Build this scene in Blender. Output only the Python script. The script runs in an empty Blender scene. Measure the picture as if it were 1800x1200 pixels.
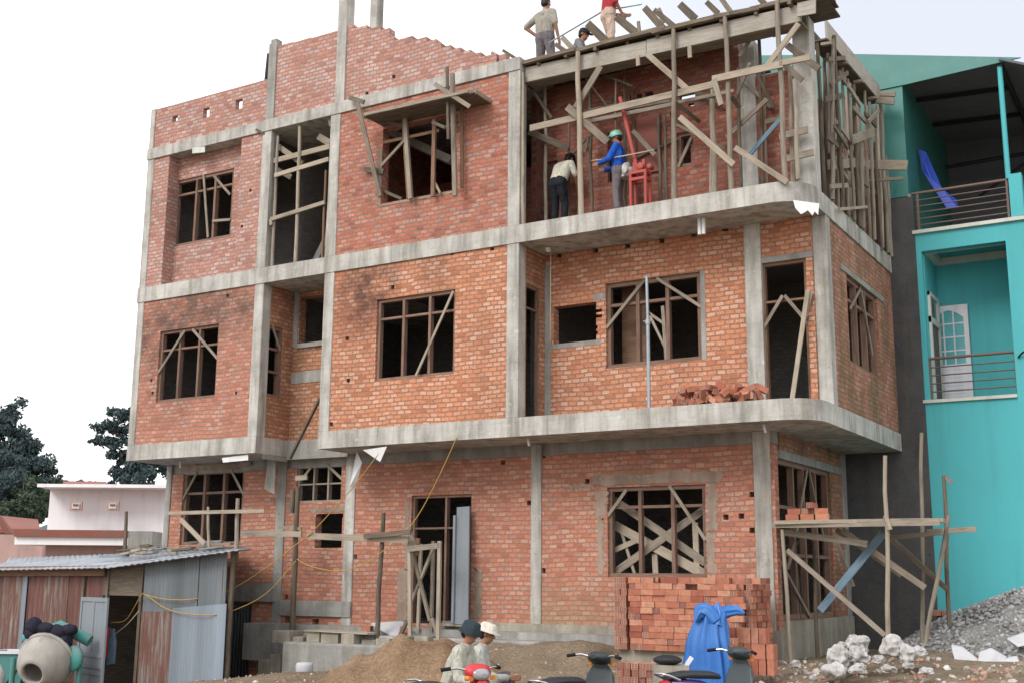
import bpy, bmesh, math, random
from mathutils import Vector, Matrix
random.seed(7)
S = bpy.context.scene
COL = S.collection
R = math.radians

# ------------------------------------------------------------------ camera
CAM = Vector((20.40245, -17.72388, 1.65))
CR = Vector((0.85764885, 0.51417753, 0.00774009))
CU = Vector((0.09412637, -0.1717647, 0.98063098))
CF = Vector((-0.50554789, 0.84030849, 0.19571146))
FPX = 2082.363                       # focal length in pixels of an 1800 px wide picture
cam_d = bpy.data.cameras.new('camera'); cam = bpy.data.objects.new('camera', cam_d); COL.objects.link(cam)
cam.matrix_world = Matrix(((CR.x, CU.x, -CF.x, CAM.x), (CR.y, CU.y, -CF.y, CAM.y), (CR.z, CU.z, -CF.z, CAM.z), (0, 0, 0, 1)))
cam_d.sensor_width = 36; cam_d.lens = FPX * 36 / 1800; cam_d.clip_end = 3000; cam_d.clip_start = 0.1
S.camera = cam

# ------------------------------------------------------------------ sky, sun, exposure
SUN_EL, SUN_DIR = R(40), Vector((0.20, 0.85, -0.73))     # light travels along SUN_DIR (from the front left)
w = bpy.data.worlds.new('World'); S.world = w; w.use_nodes = True
nt = w.node_tree; nt.nodes.clear()
def wn(t, **k):
    n = nt.nodes.new(t)
    for a, b in k.items(): setattr(n, a, b)
    return n
sky = wn('ShaderNodeTexSky', sky_type='NISHITA', sun_disc=False)
sky.sun_elevation = SUN_EL; sky.sun_rotation = math.atan2(-SUN_DIR.x, -SUN_DIR.y); sky.air_density = 1.0; sky.dust_density = 3.0
bg_sky = wn('ShaderNodeBackground'); bg_sky.inputs[1].default_value = 0.10
bg_cloud = wn('ShaderNodeBackground'); bg_cloud.inputs[1].default_value = 1.0
tc = wn('ShaderNodeTexCoord')
noi = wn('ShaderNodeTexNoise'); noi.inputs['Scale'].default_value = 1.6; noi.inputs['Detail'].default_value = 5
nt.links.new(tc.outputs['Generated'], noi.inputs['Vector'])
ramp = wn('ShaderNodeValToRGB'); ramp.color_ramp.elements[0].position = 0.35; ramp.color_ramp.elements[0].color = (0.455, 0.48, 0.555, 1)
ramp.color_ramp.elements[1].position = 0.62; ramp.color_ramp.elements[1].color = (0.525, 0.54, 0.595, 1)
nt.links.new(noi.outputs['Fac'], ramp.inputs['Fac'])
# the cloud veil is blown out white all round and thins to a pale lavender in one patch above the right hand house
sep = wn('ShaderNodeVectorMath', operation='DOT_PRODUCT'); sep.inputs[1].default_value = tuple((CF + CR*.46 + CU*.22).normalized())
nt.links.new(tc.outputs['Generated'], sep.inputs[0])
mr = wn('ShaderNodeMapRange'); mr.inputs[1].default_value = 0.86; mr.inputs[2].default_value = 0.985; mr.inputs[3].default_value = 0.0; mr.inputs[4].default_value = 1.0
mr.interpolation_type = 'SMOOTHSTEP'
nt.links.new(sep.outputs['Value'], mr.inputs[0])
mixc = wn('ShaderNodeMix', data_type='RGBA'); mixc.inputs[6].default_value = (1.0, 1.0, 1.0, 1)
nt.links.new(mr.outputs[0], mixc.inputs[0]); nt.links.new(ramp.outputs['Color'], mixc.inputs[7])
nt.links.new(mixc.outputs[2], bg_cloud.inputs[0])
mixs = wn('ShaderNodeMixShader'); mixs.inputs[0].default_value = 0.88
nt.links.new(sky.outputs[0], bg_sky.inputs[0])
nt.links.new(bg_sky.outputs[0], mixs.inputs[1]); nt.links.new(bg_cloud.outputs[0], mixs.inputs[2])
out = wn('ShaderNodeOutputWorld'); nt.links.new(mixs.outputs[0], out.inputs[0])
sd = bpy.data.lights.new('sun', 'SUN'); sd.energy = 1.1; sd.angle = R(22); sd.color = (1.0, 0.965, 0.91)
sun = bpy.data.objects.new('sun', sd); COL.objects.link(sun); sun.rotation_euler = SUN_DIR.to_track_quat('-Z', 'Y').to_euler()
S.view_settings.view_transform = 'Standard'; S.view_settings.look = 'None'; S.view_settings.gamma = 1
S.view_settings.exposure = 0.80
S.cycles.max_bounces = 6; S.cycles.diffuse_bounces = 3

# ------------------------------------------------------------------ picture point -> point on a real plane of the place
def ray(px, py): return CF + CR * ((px - 900) / FPX) - CU * ((py - 600) / FPX)
def onY(px, py, y): d = ray(px, py); return CAM + d * ((y - CAM.y) / d.y)
def onX(px, py, x): d = ray(px, py); return CAM + d * ((x - CAM.x) / d.x)
def onZ(px, py, z): d = ray(px, py); return CAM + d * ((z - CAM.z) / d.z)
def atD(px, py, t): return CAM + ray(px, py) * t

# ------------------------------------------------------------------ objects
def tag(o, label=None, cat=None, group=None, kind=None):
    if label: o['label'] = label
    if cat: o['category'] = cat
    if group: o['group'] = group
    if kind: o['kind'] = kind
    return o
def empty(name, loc, label=None, cat=None, group=None, rz=0):
    o = bpy.data.objects.new(name, None); COL.objects.link(o); o.location = loc; o.rotation_euler = (0, 0, rz)
    o.empty_display_size = 0.2
    return tag(o, label, cat, group)
def world_of(o):
    m = Matrix.LocRotScale(o.location, o.rotation_euler, o.scale)
    return world_of(o.parent) @ m if o.parent else m
class MB:
    """collects faces (with uv in metres) and links them as ONE mesh object"""
    def __init__(s): s.v = []; s.f = []; s.uv = []; s.m = []; s.sm = []
    def add(s, vs, fs, uvs=None, mat=0, smooth=False):
        b = len(s.v); s.v += [tuple(p) for p in vs]
        for i, f in enumerate(fs):
            s.f.append([b + k for k in f]); s.uv.append(uvs[i] if uvs else None); s.m.append(mat); s.sm.append(smooth)
        return s
    def box(s, lo, hi, mat=0):
        x0, y0, z0 = lo; x1, y1, z1 = hi
        V = [(x0,y0,z0),(x1,y0,z0),(x1,y1,z0),(x0,y1,z0),(x0,y0,z1),(x1,y0,z1),(x1,y1,z1),(x0,y1,z1)]
        return s.add(V, [(0,3,2,1),(4,5,6,7),(0,1,5,4),(1,2,6,5),(2,3,7,6),(3,0,4,7)], None, mat)
    def beam(s, p0, p1, w, h, up=(0,0,1), mat=0, taper=1.0):
        """box from p0 to p1, w across, h along up; uv runs along the length"""
        p0, p1 = Vector(p0), Vector(p1); d = p1 - p0; L = d.length; d.normalize(); up = Vector(up)
        sd_ = d.cross(up)
        if sd_.length < 1e-3: sd_ = d.cross(Vector((0, 1, 0)))
        sd_.normalize(); u = sd_.cross(d).normalized(); V = []
        for p, k in ((p0, 1), (p1, taper)):
            for a, b in ((-1,-1),(1,-1),(1,1),(-1,1)): V.append(p + sd_ * (a*w/2*k) + u * (b*h/2*k))
        o = random.random() * 9
        F = [(0,1,5,4),(1,2,6,5),(2,3,7,6),(3,0,4,7),(0,3,2,1),(4,5,6,7)]; U = []
        for i, ww in enumerate((w, h, w, h)): U.append([(o, i*.37), (o, i*.37+ww), (o+L, i*.37+ww), (o+L, i*.37)])
        U += [[(o, 0), (o+h, 0), (o+h, w), (o, w)]] * 2
        return s.add(V, F, U, mat)
    def tube(s, pts, rad, n=8, mat=0, cap=True, smooth=True):
        pts = [Vector(p) for p in pts]
        if not isinstance(rad, (list, tuple)): rad = [rad] * len(pts)
        V = []; F = []; U = []; o = random.random() * 9; L = 0; ref = None; Ls = []
        for i, p in enumerate(pts):
            d = (pts[min(i+1, len(pts)-1)] - pts[max(i-1, 0)]).normalized()
            if ref is None:
                ref = d.cross(Vector((0.3, 0.2, 1) if abs(d.z) < .9 else (1, 0.1, 0))).normalized()
            ref = (ref - d * ref.dot(d)).normalized(); b = d.cross(ref)
            if i: L += (p - pts[i-1]).length
            Ls.append(L)
            for k in range(n):
                a = 2*math.pi*k/n; V.append(p + (ref*math.cos(a) + b*math.sin(a)) * rad[i])
        for i in range(len(pts)-1):
            for k in range(n):
                k2 = (k+1) % n; F.append((i*n+k, i*n+k2, (i+1)*n+k2, (i+1)*n+k))
                r_ = rad[i]; U.append([(o+Ls[i], k*r_*6.3/n), (o+Ls[i], (k+1)*r_*6.3/n), (o+Ls[i+1], (k+1)*r_*6.3/n), (o+Ls[i+1], k*r_*6.3/n)])
        s.add(V, F, U, mat, smooth)
        if cap:
            s.add(V[:n], [tuple(range(n-1, -1, -1))], None, mat); s.add(V[-n:], [tuple(range(n))], None, mat)
        return s
    def pole(s, p0, p1, r0, r1=None, mat=0, n=7, jit=0.015):
        """a slightly crooked round pole"""
        p0, p1 = Vector(p0), Vector(p1); r1 = r0*.8 if r1 is None else r1; m = max(3, int((p1-p0).length/.6)+1); P = []; Q = []
        for i in range(m+1):
            t = i/m; j = jit if 0 < i < m else 0
            P.append(p0.lerp(p1, t) + Vector((random.uniform(-j, j), random.uniform(-j, j), random.uniform(-j, j)))); Q.append(r0 + (r1-r0)*t)
        return s.tube(P, Q, n, mat)
    def loft(s, rings, mat=0, smooth=True, cap=True):
        n = len(rings[0]); V = [p for r in rings for p in r]; F = []
        for i in range(len(rings)-1):
            for k in range(n): k2 = (k+1) % n; F.append((i*n+k, i*n+k2, (i+1)*n+k2, (i+1)*n+k))
        s.add(V, F, None, mat, smooth)
        if cap: s.add(rings[0], [tuple(range(n-1, -1, -1))], None, mat, False); s.add(rings[-1], [tuple(range(n))], None, mat, False)
        return s
    def ell(s, c, r, n=10, m=7, mat=0, jit=0.0, top=None):
        c = Vector(c); rings = []
        for i in range(m+1):
            a = math.pi*i/m; z = -math.cos(a); q = max(math.sin(a), 0.02)
            rings.append([c + Vector((r[0]*q*math.cos(2*math.pi*k/n), r[1]*q*math.sin(2*math.pi*k/n), r[2]*z)) * (1 + random.uniform(-jit, jit)) if not jit else
                          c + Vector((r[0]*q*math.cos(2*math.pi*k/n)*(1+random.uniform(-jit, jit)), r[1]*q*math.sin(2*math.pi*k/n)*(1+random.uniform(-jit, jit)), r[2]*z*(1+random.uniform(-jit, jit)))) for k in range(n)])
        return s.loft(rings, mat, smooth=not jit)
    def lathe(s, c, prof, n=20, mat=0, axis='z', smooth=True):
        c = Vector(c); rings = []
        for r_, h in prof:
            ring = []
            for k in range(n):
                a = 2*math.pi*k/n; p = {'z': (r_*math.cos(a), r_*math.sin(a), h), 'y': (r_*math.cos(a), h, -r_*math.sin(a)), 'x': (h, r_*math.cos(a), r_*math.sin(a))}[axis]
                ring.append(c + Vector(p))
            rings.append(ring)
        return s.loft(rings, mat, smooth)
    def prism(s, pts, z0, z1, mat=0):
        """vertical prism over a plan outline (counter-clockwise)"""
        n = len(pts); V = [(x, y, z0) for x, y in pts] + [(x, y, z1) for x, y in pts]
        F = [tuple(range(n-1, -1, -1)), tuple(range(n, 2*n))]; U = [None, None]; L = 0
        for k in range(n):
            k2 = (k+1) % n; d = math.dist(pts[k], pts[k2]); F.append((k, k2, n+k2, n+k)); U.append([(L, z0), (L+d, z0), (L+d, z1), (L, z1)]); L += d
        return s.add(V, F, [u if u else [(V[i][0], V[i][1]) for i in F[j]] for j, u in enumerate(U)], mat)
    def slabpoly(s, pts, nrm, t, mat=0):
        """flat outline of 3-D points given thickness t along nrm"""
        pts = [Vector(p) for p in pts]; nrm = Vector(nrm); n = len(pts); V = pts + [p + nrm*t for p in pts]
        return s.add(V, [tuple(range(n)), tuple(range(2*n-1, n-1, -1))] + [(k, n+k, n+(k+1) % n, (k+1) % n) for k in range(n)], None, mat)
    def build(s, name, mats, parent=None, bevel=0):
        me = bpy.data.meshes.new(name)
        off = Vector((0, 0, 0)); inv = None
        if parent: inv = world_of(parent).inverted(); vs = [inv @ Vector(v) for v in s.v]
        else: vs = s.v
        me.from_pydata(vs, [], s.f)
        uvl = me.uv_layers.new(name='UVMap'); li = 0; buf = []
        for fi, f in enumerate(s.f):
            u = s.uv[fi]
            if u is None:
                a, b, c = Vector(s.v[f[0]]), Vector(s.v[f[1]]), Vector(s.v[f[2]])
                nn = (b-a).cross(c-a); ax = max(range(3), key=lambda i: abs(nn[i]))
                u = [((p[1], p[2]), (p[0], p[2]), (p[0], p[1]))[ax] for p in (s.v[i] for i in f)]
            for p in u: buf += [p[0], p[1]]
        uvl.data.foreach_set('uv', buf)
        me.polygons.foreach_set('material_index', s.m); me.polygons.foreach_set('use_smooth', s.sm)
        for m in (mats if isinstance(mats, (list, tuple)) else [mats]): me.materials.append(m)
        me.validate(); me.update()
        o = bpy.data.objects.new(name, me); COL.objects.link(o)
        if parent: o.parent = parent
        if bevel:
            b = o.modifiers.new('bevel', 'BEVEL'); b.width = bevel; b.segments = 2; b.limit_method = 'ANGLE'
        return o
def standalone(mb, name, mats, label, cat, group=None, **k):
    """a one-mesh thing whose origin sits at its base"""
    n = len(mb.v); c = Vector((sum(v[0] for v in mb.v)/n, sum(v[1] for v in mb.v)/n, min(v[2] for v in mb.v)))
    mb.v = [tuple(Vector(v) - c) for v in mb.v]
    uv = mb.uv
    o = mb.build(name, mats, None, **k); o.location = c
    return tag(o, label, cat, group)
# ------------------------------------------------------------------ materials
MATS = {}
class NT:
    def __init__(s, name):
        s.m = bpy.data.materials.new(name); s.m.use_nodes = True; s.t = s.m.node_tree; s.b = s.t.nodes['Principled BSDF']
        s.b.inputs['Specular IOR Level'].default_value = 0.25
    def n(s, t, ins=None, **k):
        q = s.t.nodes.new(t)
        for a, b in k.items(): setattr(q, a, b)
        for a, b in (ins or {}).items():
            if hasattr(b, 'is_output') or isinstance(b, bpy.types.NodeSocket): s.t.links.new(b, q.inputs[a])
            else: q.inputs[a].default_value = b
        return q
    def l(s, a, b): s.t.links.new(a, b)
    def uv(s): return s.n('ShaderNodeTexCoord').outputs['UV']
    def pos(s): return s.n('ShaderNodeNewGeometry').outputs['Position']
    def noise(s, vec, scale, detail=4, rough=.55, dist=0):
        return s.n('ShaderNodeTexNoise', {'Vector': vec, 'Scale': scale, 'Detail': detail, 'Roughness': rough, 'Distortion': dist}).outputs['Fac']
    def scale(s, vec, v): return s.n('ShaderNodeMapping', {'Vector': vec, 'Scale': v}).outputs[0]
    def ramp(s, fac, stops):
        q = s.n('ShaderNodeValToRGB', {'Fac': fac}); e = q.color_ramp.elements
        while len(e) < len(stops): e.new(.5)
        for i, (p, c) in enumerate(stops):
            e[i].position = p; e[i].color = (c, c, c, 1) if isinstance(c, (int, float)) else (*c, 1)
        return q.outputs['Color']
    def mix(s, f, a, b, mode='MIX'):
        q = s.n('ShaderNodeMix', data_type='RGBA', blend_type=mode)
        for k, v in ((0, f), (6, a), (7, b)):
            if isinstance(v, bpy.types.NodeSocket): s.l(v, q.inputs[k])
            elif isinstance(v, tuple): q.inputs[k].default_value = (*v, 1)
            else: q.inputs[k].default_value = v
        return q.outputs[2]
    def math(s, op, a, b=0.0, clamp=False):
        q = s.n('ShaderNodeMath', operation=op, use_clamp=clamp)
        for i, v in enumerate((a, b)):
            if isinstance(v, bpy.types.NodeSocket): s.l(v, q.inputs[i])
            else: q.inputs[i].default_value = v
        return q.outputs[0]
    def bump(s, h, strength=.5, dist=.01):
        s.l(s.n('ShaderNodeBump', {'Height': h, 'Strength': strength, 'Distance': dist}).outputs[0], s.b.inputs['Normal'])
    def fin(s, col, rough=.85):
        if isinstance(col, bpy.types.NodeSocket): s.l(col, s.b.inputs['Base Color'])
        else: s.b.inputs['Base Color'].default_value = (*col, 1)
        if isinstance(rough, bpy.types.NodeSocket): s.l(rough, s.b.inputs['Roughness'])
        else: s.b.inputs['Roughness'].default_value = rough
        return s.m
    def blob(s, pos, c, r):
        """soft ball-shaped mask round a place on the wall, for single stains and for shade put into the colour"""
        d = s.n('ShaderNodeVectorMath', {0: pos, 1: tuple(c)}, operation='DISTANCE').outputs['Value']
        return s.n('ShaderNodeMapRange', {0: d, 1: r*.35, 2: r, 3: 1.0, 4: 0.0}).outputs[0]

def brick_mat(name, pal, mortar, msize=.013, mort_mix=.35, stains_shade=(), grime=(.10, .085, .075), grime_amt=.5, moss=0.0, bw=.168, rh=.084):
    t = NT(name); uv = t.uv(); pos = t.pos()
    wob = t.n('ShaderNodeTexNoise', {'Vector': uv, 'Scale': 5.0, 'Detail': 3}).outputs['Color']
    off = t.n('ShaderNodeVectorMath', {0: wob, 1: (.5, .5, .5)}, operation='SUBTRACT').outputs[0]
    off = t.n('ShaderNodeVectorMath', {0: off, 'Scale': .036}, operation='SCALE').outputs[0]
    lw = t.n('ShaderNodeTexNoise', {'Vector': uv, 'Scale': .9, 'Detail': 2}).outputs['Color']; lo = t.n('ShaderNodeVectorMath', {0: lw, 1: (.5, .5, .5)}, operation='SUBTRACT').outputs[0]; lo = t.n('ShaderNodeVectorMath', {0: lo, 'Scale': .10}, operation='SCALE').outputs[0]
    v = t.n('ShaderNodeVectorMath', {0: uv, 1: off}, operation='ADD').outputs[0]; v = t.n('ShaderNodeVectorMath', {0: v, 1: lo}, operation='ADD').outputs[0]
    br = t.n('ShaderNodeTexBrick', {'Vector': v, 'Color1': (0, 0, 0, 1), 'Color2': (1, 1, 1, 1), 'Mortar': (.5, .5, .5, 1), 'Scale': 1.0,
              'Mortar Size': msize, 'Mortar Smooth': .35, 'Bias': 0.0, 'Brick Width': bw, 'Row Height': rh}, offset=.5)
    rnd = t.n('ShaderNodeSeparateColor', {0: br.outputs['Color']}).outputs[0]
    f = t.noise(uv, 26, 3); rnd2 = t.math('ADD', rnd, t.math('MULTIPLY', t.math('SUBTRACT', f, .5), .7))
    c = t.ramp(rnd2, [(i/(len(pal)-1), p) for i, p in enumerate(pal)])
    # mortar, partly smeared over the faces
    mfac = t.math('MULTIPLY', br.outputs['Fac'], t.ramp(t.noise(uv, 9, 3), [(.3, .12), (.62, 1.0)]))
    mc = t.mix(t.noise(uv, 9, 4), tuple(x*.55 for x in mortar), tuple(x*1.35 for x in mortar))
    c = t.mix(mfac, c, mc)
    smear = t.ramp(t.noise(uv, 11, 6, .7), [(.60, 0.0), (.72, 1.0)])
    c = t.mix(t.math('MULTIPLY', smear, mort_mix), c, tuple(x*1.15 for x in mortar))
    c = t.mix(t.ramp(t.noise(pos, .9, 6, .62), [(.35, 0.0), (.75, grime_amt)]), c, t.mix(.55, c, grime))
    dark = t.ramp(t.noise(uv, 19, 2), [(.70, 0.0), (.76, .75)]); c = t.mix(dark, c, (.05, .04, .035))
    for p, r_, amt, sc in stains_shade:
        m = t.math('MULTIPLY', t.blob(pos, p, r_), t.ramp(t.noise(pos, 2.6, 6, .65), [(.33, 0.0), (.6, 1.0)]))
        c = t.mix(t.math('MULTIPLY', m, amt), c, t.mix(.75, c, sc))
    if moss:
        m = t.ramp(t.noise(t.scale(pos, (1, 1, .45)), 1.7, 7, .65), [(.40, 0.0), (.66, moss)]); c = t.mix(m, c, t.mix(.8, c, (.09, .085, .035)))
    h = t.math('SUBTRACT', t.math('MULTIPLY', f, .35), t.math('MULTIPLY', br.outputs['Fac'], 1.0))
    t.bump(t.math('ADD', h, t.math('MULTIPLY', rnd, .35)), .9, .016)
    return t.fin(c, .92)
PINK = [(.34, .155, .125), (.46, .215, .165), (.53, .275, .215), (.46, .235, .195), (.60, .41, .36), (.40, .28, .26)]
RED = [(.30, .095, .062), (.42, .145, .09), (.49, .185, .115), (.44, .16, .105), (.55, .285, .21), (.34, .20, .175)]
ORANGE = [(.40, .15, .08), (.53, .22, .12), (.59, .265, .155), (.52, .21, .12), (.66, .39, .285), (.56, .26, .16)]
MID = [(.36, .135, .085), (.46, .18, .115), (.52, .225, .15), (.45, .175, .115), (.58, .32, .235), (.40, .20, .155)]
dk = (.06, .05, .045)
M_pink = brick_mat('brick_pink', PINK, (.28, .22, .20), mort_mix=.6, msize=.013)
M_red = brick_mat('brick_red', RED, (.235, .195, .185), mort_mix=.75)
M_orangeL = brick_mat('brick_left', MID, (.27, .215, .195), mort_mix=.5, stains_shade=[(onY(345, 545, 0), 1.25, 1.0, dk), (onY(265, 590, 0), 1.1, .95, dk), (onY(420, 545, 0), .8, .9, dk), (onY(300, 690, 0), 1.0, .5, dk)])
M_orange = brick_mat('brick_orange', ORANGE, (.25, .165, .12), mort_mix=.22, stains_shade=[(onY(635, 530, 0), 1.0, 1.0, (.12, .04, .03)), (onY(650, 490, 0), .9, .85, dk), (onY(760, 470, 0), .6, .5, dk)])
M_ground = brick_mat('brick_ground', MID, (.26, .20, .165), msize=.011, mort_mix=.38, grime_amt=.45, stains_shade=[(onY(1000, 1110, 1.2), 1.2, .9, (.30, .22, .14)), (onY(800, 800, 1.2), 1.6, .5, (.14, .08, .06)), (onY(1100, 790, 1.2), 1.7, .5, (.15, .09, .065))])  # first blob is a stain; the upper two paint the slab's shade
M_side = brick_mat('brick_side', MID, (.22, .18, .14), mort_mix=.3, moss=.95, grime_amt=.7)
M_shade = brick_mat('brick_recess_shade', ORANGE, (.22, .17, .13), mort_mix=.2, moss=.55, grime_amt=.6)  # orange brick again for recesses, shade painted through mortar, moss and grime
M_inner = brick_mat('brick_inner_shade', [(.20, .055, .038), (.30, .085, .055), (.36, .115, .07), (.31, .09, .06), (.40, .17, .12), (.24, .11, .09)], (.16, .135, .12), mort_mix=.2, grime_amt=.6)  # palette deepened to put the shade under the deck into the colour
ROOM_SHADE = [(.15, .14, .135), (.19, .175, .165), (.22, .20, .19), (.17, .16, .15)]  # room walls darkened in colour so the openings look unlit
M_roomshade = brick_mat('brick_room_shade', ROOM_SHADE, (.17, .16, .155), mort_mix=.2, grime_amt=.3, grime=(.10, .095, .09))

def concrete_mat(name, base=(.40, .385, .355), green=.25, rough=.9, stain=.6):
    t = NT(name); pos = t.pos()
    n1 = t.noise(pos, 1.6, 7, .65); n2 = t.noise(pos, 14, 5, .6); st = t.noise(t.scale(pos, (3.2, 3.2, .35)), 1.6, 5, .6)
    c = t.ramp(n1, [(.25, tuple(x*.62 for x in base)), (.5, base), (.75, tuple(min(1, x*1.28) for x in base))])
    c = t.mix(t.math('MULTIPLY', t.ramp(st, [(.42, 0.0), (.66, 1.0)]), stain), c, t.mix(.7, c, (.12, .105, .085)))
    c = t.mix(t.ramp(t.noise(pos, 3.1, 6, .7), [(.55, 0.0), (.72, green)]), c, (.26, .25, .12))
    c = t.mix(t.ramp(n2, [(.62, 0.0), (.72, .55)]), c, tuple(x*.42 for x in base))
    c = t.mix(t.ramp(t.noise(pos, 8, 4, .6), [(.64, 0.0), (.74, .5)]), c, tuple(min(1, x*1.5) for x in base))
    z = t.n('ShaderNodeSeparateXYZ', {0: pos}).outputs[2]
    seam = t.ramp(t.math('FRACT', t.math('MULTIPLY', t.math('ADD', z, t.math('MULTIPLY', n1, .03)), 5.3)), [(.0, 1.0), (.06, 0.0)])
    c = t.mix(t.math('MULTIPLY', seam, .14), c, tuple(x*.5 for x in base))
    t.bump(t.math('ADD', t.math('ADD', n2, t.math('MULTIPLY', n1, .7)), t.math('MULTIPLY', seam, -.15)), .5, .02)
    return t.fin(c, rough)
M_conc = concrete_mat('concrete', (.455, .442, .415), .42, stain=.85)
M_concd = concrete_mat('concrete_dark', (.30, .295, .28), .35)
M_greyw = concrete_mat('render_dark_grey', (.075, .078, .082), .1, stain=.5)
M_plinth = concrete_mat('concrete_plinth', (.33, .30, .25), .3)
M_mortar = concrete_mat('mortar_smear', (.32, .245, .195), .05)

def wood_mat(name, cols, rough=.85, var=.5):
    t = NT(name); uv = t.uv(); rnd = t.n('ShaderNodeObjectInfo').outputs['Random']; isl = t.n('ShaderNodeNewGeometry').outputs['Random Per Island']
    g = t.noise(t.scale(uv, (1.6, 26, 1)), 2.0, 5, .6, .4); b = t.noise(t.scale(uv, (1, 3, 1)), 1.7, 4)
    c = t.ramp(g, [(.25, cols[0]), (.5, cols[1]), (.75, cols[2])])
    c = t.mix(t.ramp(b, [(.5, 0.0), (.75, .6)]), c, tuple(x*.45 for x in cols[0]))
    k = t.math('ADD', t.math('MULTIPLY', t.math('ADD', t.math('MULTIPLY', rnd, .5), t.math('MULTIPLY', isl, .5)), var*1.3), 1 - var*.65)
    kk = t.n('ShaderNodeCombineColor', {0: k, 1: k, 2: k}).outputs[0]
    c = t.mix(1.0, c, kk, 'MULTIPLY'); t.bump(g, .4, .006)
    return t.fin(c, rough)
M_wood = wood_mat('wood_grey', [(.15, .125, .10), (.245, .21, .17), (.33, .29, .235)])
M_pale = wood_mat('wood_pale', [(.23, .19, .145), (.33, .28, .22), (.42, .365, .295)], var=.4)
M_dkwood = wood_mat('wood_weathered', [(.07, .056, .043), (.13, .105, .08), (.21, .17, .13)])
M_frame = wood_mat('frame_wood', [(.13, .08, .06), (.20, .125, .095), (.27, .18, .14)], var=.3)
M_rust = wood_mat('wood_rust', [(.13, .075, .05), (.20, .12, .08), (.27, .17, .115)], var=.3)
M_blueboard = wood_mat('wood_blue', [(.09, .15, .20), (.14, .21, .27), (.2, .28, .33)], var=.2)
def formboard_mat():
    t = NT('form_board'); uv = t.uv(); pos = t.pos()
    g = t.noise(t.scale(uv, (1.2, 16, 1)), 2.2, 6, .65, .5); b = t.noise(pos, 2.2, 6, .7)
    c = t.ramp(g, [(.25, (.26, .235, .20)), (.5, (.36, .335, .295)), (.78, (.45, .42, .37))])
    c = t.mix(t.ramp(b, [(.48, 0.0), (.7, .6)]), c, (.20, .17, .135)); t.bump(g, .4, .006)
    return t.fin(c, .85)
M_form = formboard_mat()

def paint_mat(name, base, rough=.6, dirt=.35, dirtc=(.2, .18, .15), spec=.3, scale=1.3, metal=0.0):
    t = NT(name); pos = t.pos(); n1 = t.noise(pos, scale, 6, .6); n2 = t.noise(pos, 18, 4, .6)
    c = t.mix(t.ramp(n1, [(.42, 0.0), (.75, dirt)]), base, dirtc); rn = t.noise(t.scale(pos, (4.5, 4.5, .3)), 1.0, 6, .6); c = t.mix(t.ramp(rn, [(.52, 0.0), (.7, dirt*.8)]), c, tuple(x*.62 for x in dirtc)); c = t.mix(t.ramp(n2, [(.3, .10), (.7, 0.0)]), c, tuple(x*.7 for x in base))
    t.bump(n2, .12, .004); t.b.inputs['Specular IOR Level'].default_value = spec; t.b.inputs['Metallic'].default_value = metal
    return t.fin(c, rough)
M_turq = paint_mat('paint_turquoise', (.085, .44, .48), .75, .22, (.08, .30, .315))
M_turqd = paint_mat('paint_teal_inner', (.05, .36, .36), .75, .2, (.05, .25, .25))
M_trim = paint_mat('paint_trim', (.60, .61, .57), .7)
M_whitep = paint_mat('paint_white_door', (.74, .72, .78), .5, .25)
M_pinkw = paint_mat('paint_pinkwhite', (.82, .81, .84), .8, .25, (.6, .56, .6))
M_pinkl = paint_mat('paint_pink', (.44, .29, .265), .8, .3)
M_redroof = paint_mat('roof_redbrown', (.24, .085, .065), .8, .4)
M_green = paint_mat('sheet_green', (.028, .17, .15), .45, .35, (.10, .26, .25), .5, 2.2)
M_darksheet = paint_mat('sheet_underside', (.12, .135, .15), .7, .4, (.09, .095, .10))
M_rail = paint_mat('rail_brown', (.15, .095, .08), .5, .4)
M_steel = paint_mat('steel_pipe', (.33, .38, .43), .4, .45, (.18, .15, .13), .5, 6, .5)
M_redp = paint_mat('paint_red_hoist', (.36, .06, .05), .6, .6, (.3, .08, .06), .4)
M_black = paint_mat('black_matte', (.018, .018, .022), .6, .2, (.06, .06, .06))
M_dark = paint_mat('hollow_shade', (.13, .125, .12), .95, .3, (.16, .155, .15))  # stands in for unlit ceilings and hollows; shade put into the colour
M_pvc = paint_mat('pvc_white', (.72, .73, .74), .4, .3)
M_teal = paint_mat('paint_teal', (.055, .25, .235), .6, .8, (.14, .16, .15), .3, 4)
M_drum = paint_mat('drum_cement', (.36, .34, .31), .8, .6, (.22, .20, .18), .2, 3)
M_greydoor = paint_mat('paint_greydoor', (.22, .245, .275), .6, .35, (.17, .18, .185))
M_bluetarp = paint_mat('tarp_blue', (.025, .135, .44), .38, .45, (.07, .24, .56), .45, 5)
M_bluetarpd = paint_mat('tarp_blue_dark', (.02, .06, .42), .5, .2, (.02, .08, .4))
M_white = paint_mat('sack_white', (.46, .445, .44), .65, .8, (.22, .19, .165), .25, 7)
M_redboard = paint_mat('board_red', (.26, .095, .075), .7, .4, (.18, .07, .055))
M_plasterw = paint_mat('plaster_white', (.47, .48, .51), .8, .5, (.45, .43, .42), .2, 3)
M_yellow = paint_mat('cable_yellow', (.42, .27, .07), .5, .3, (.3, .2, .06))
M_ropep = paint_mat('rope_pale', (.42, .38, .29), .8)
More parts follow.
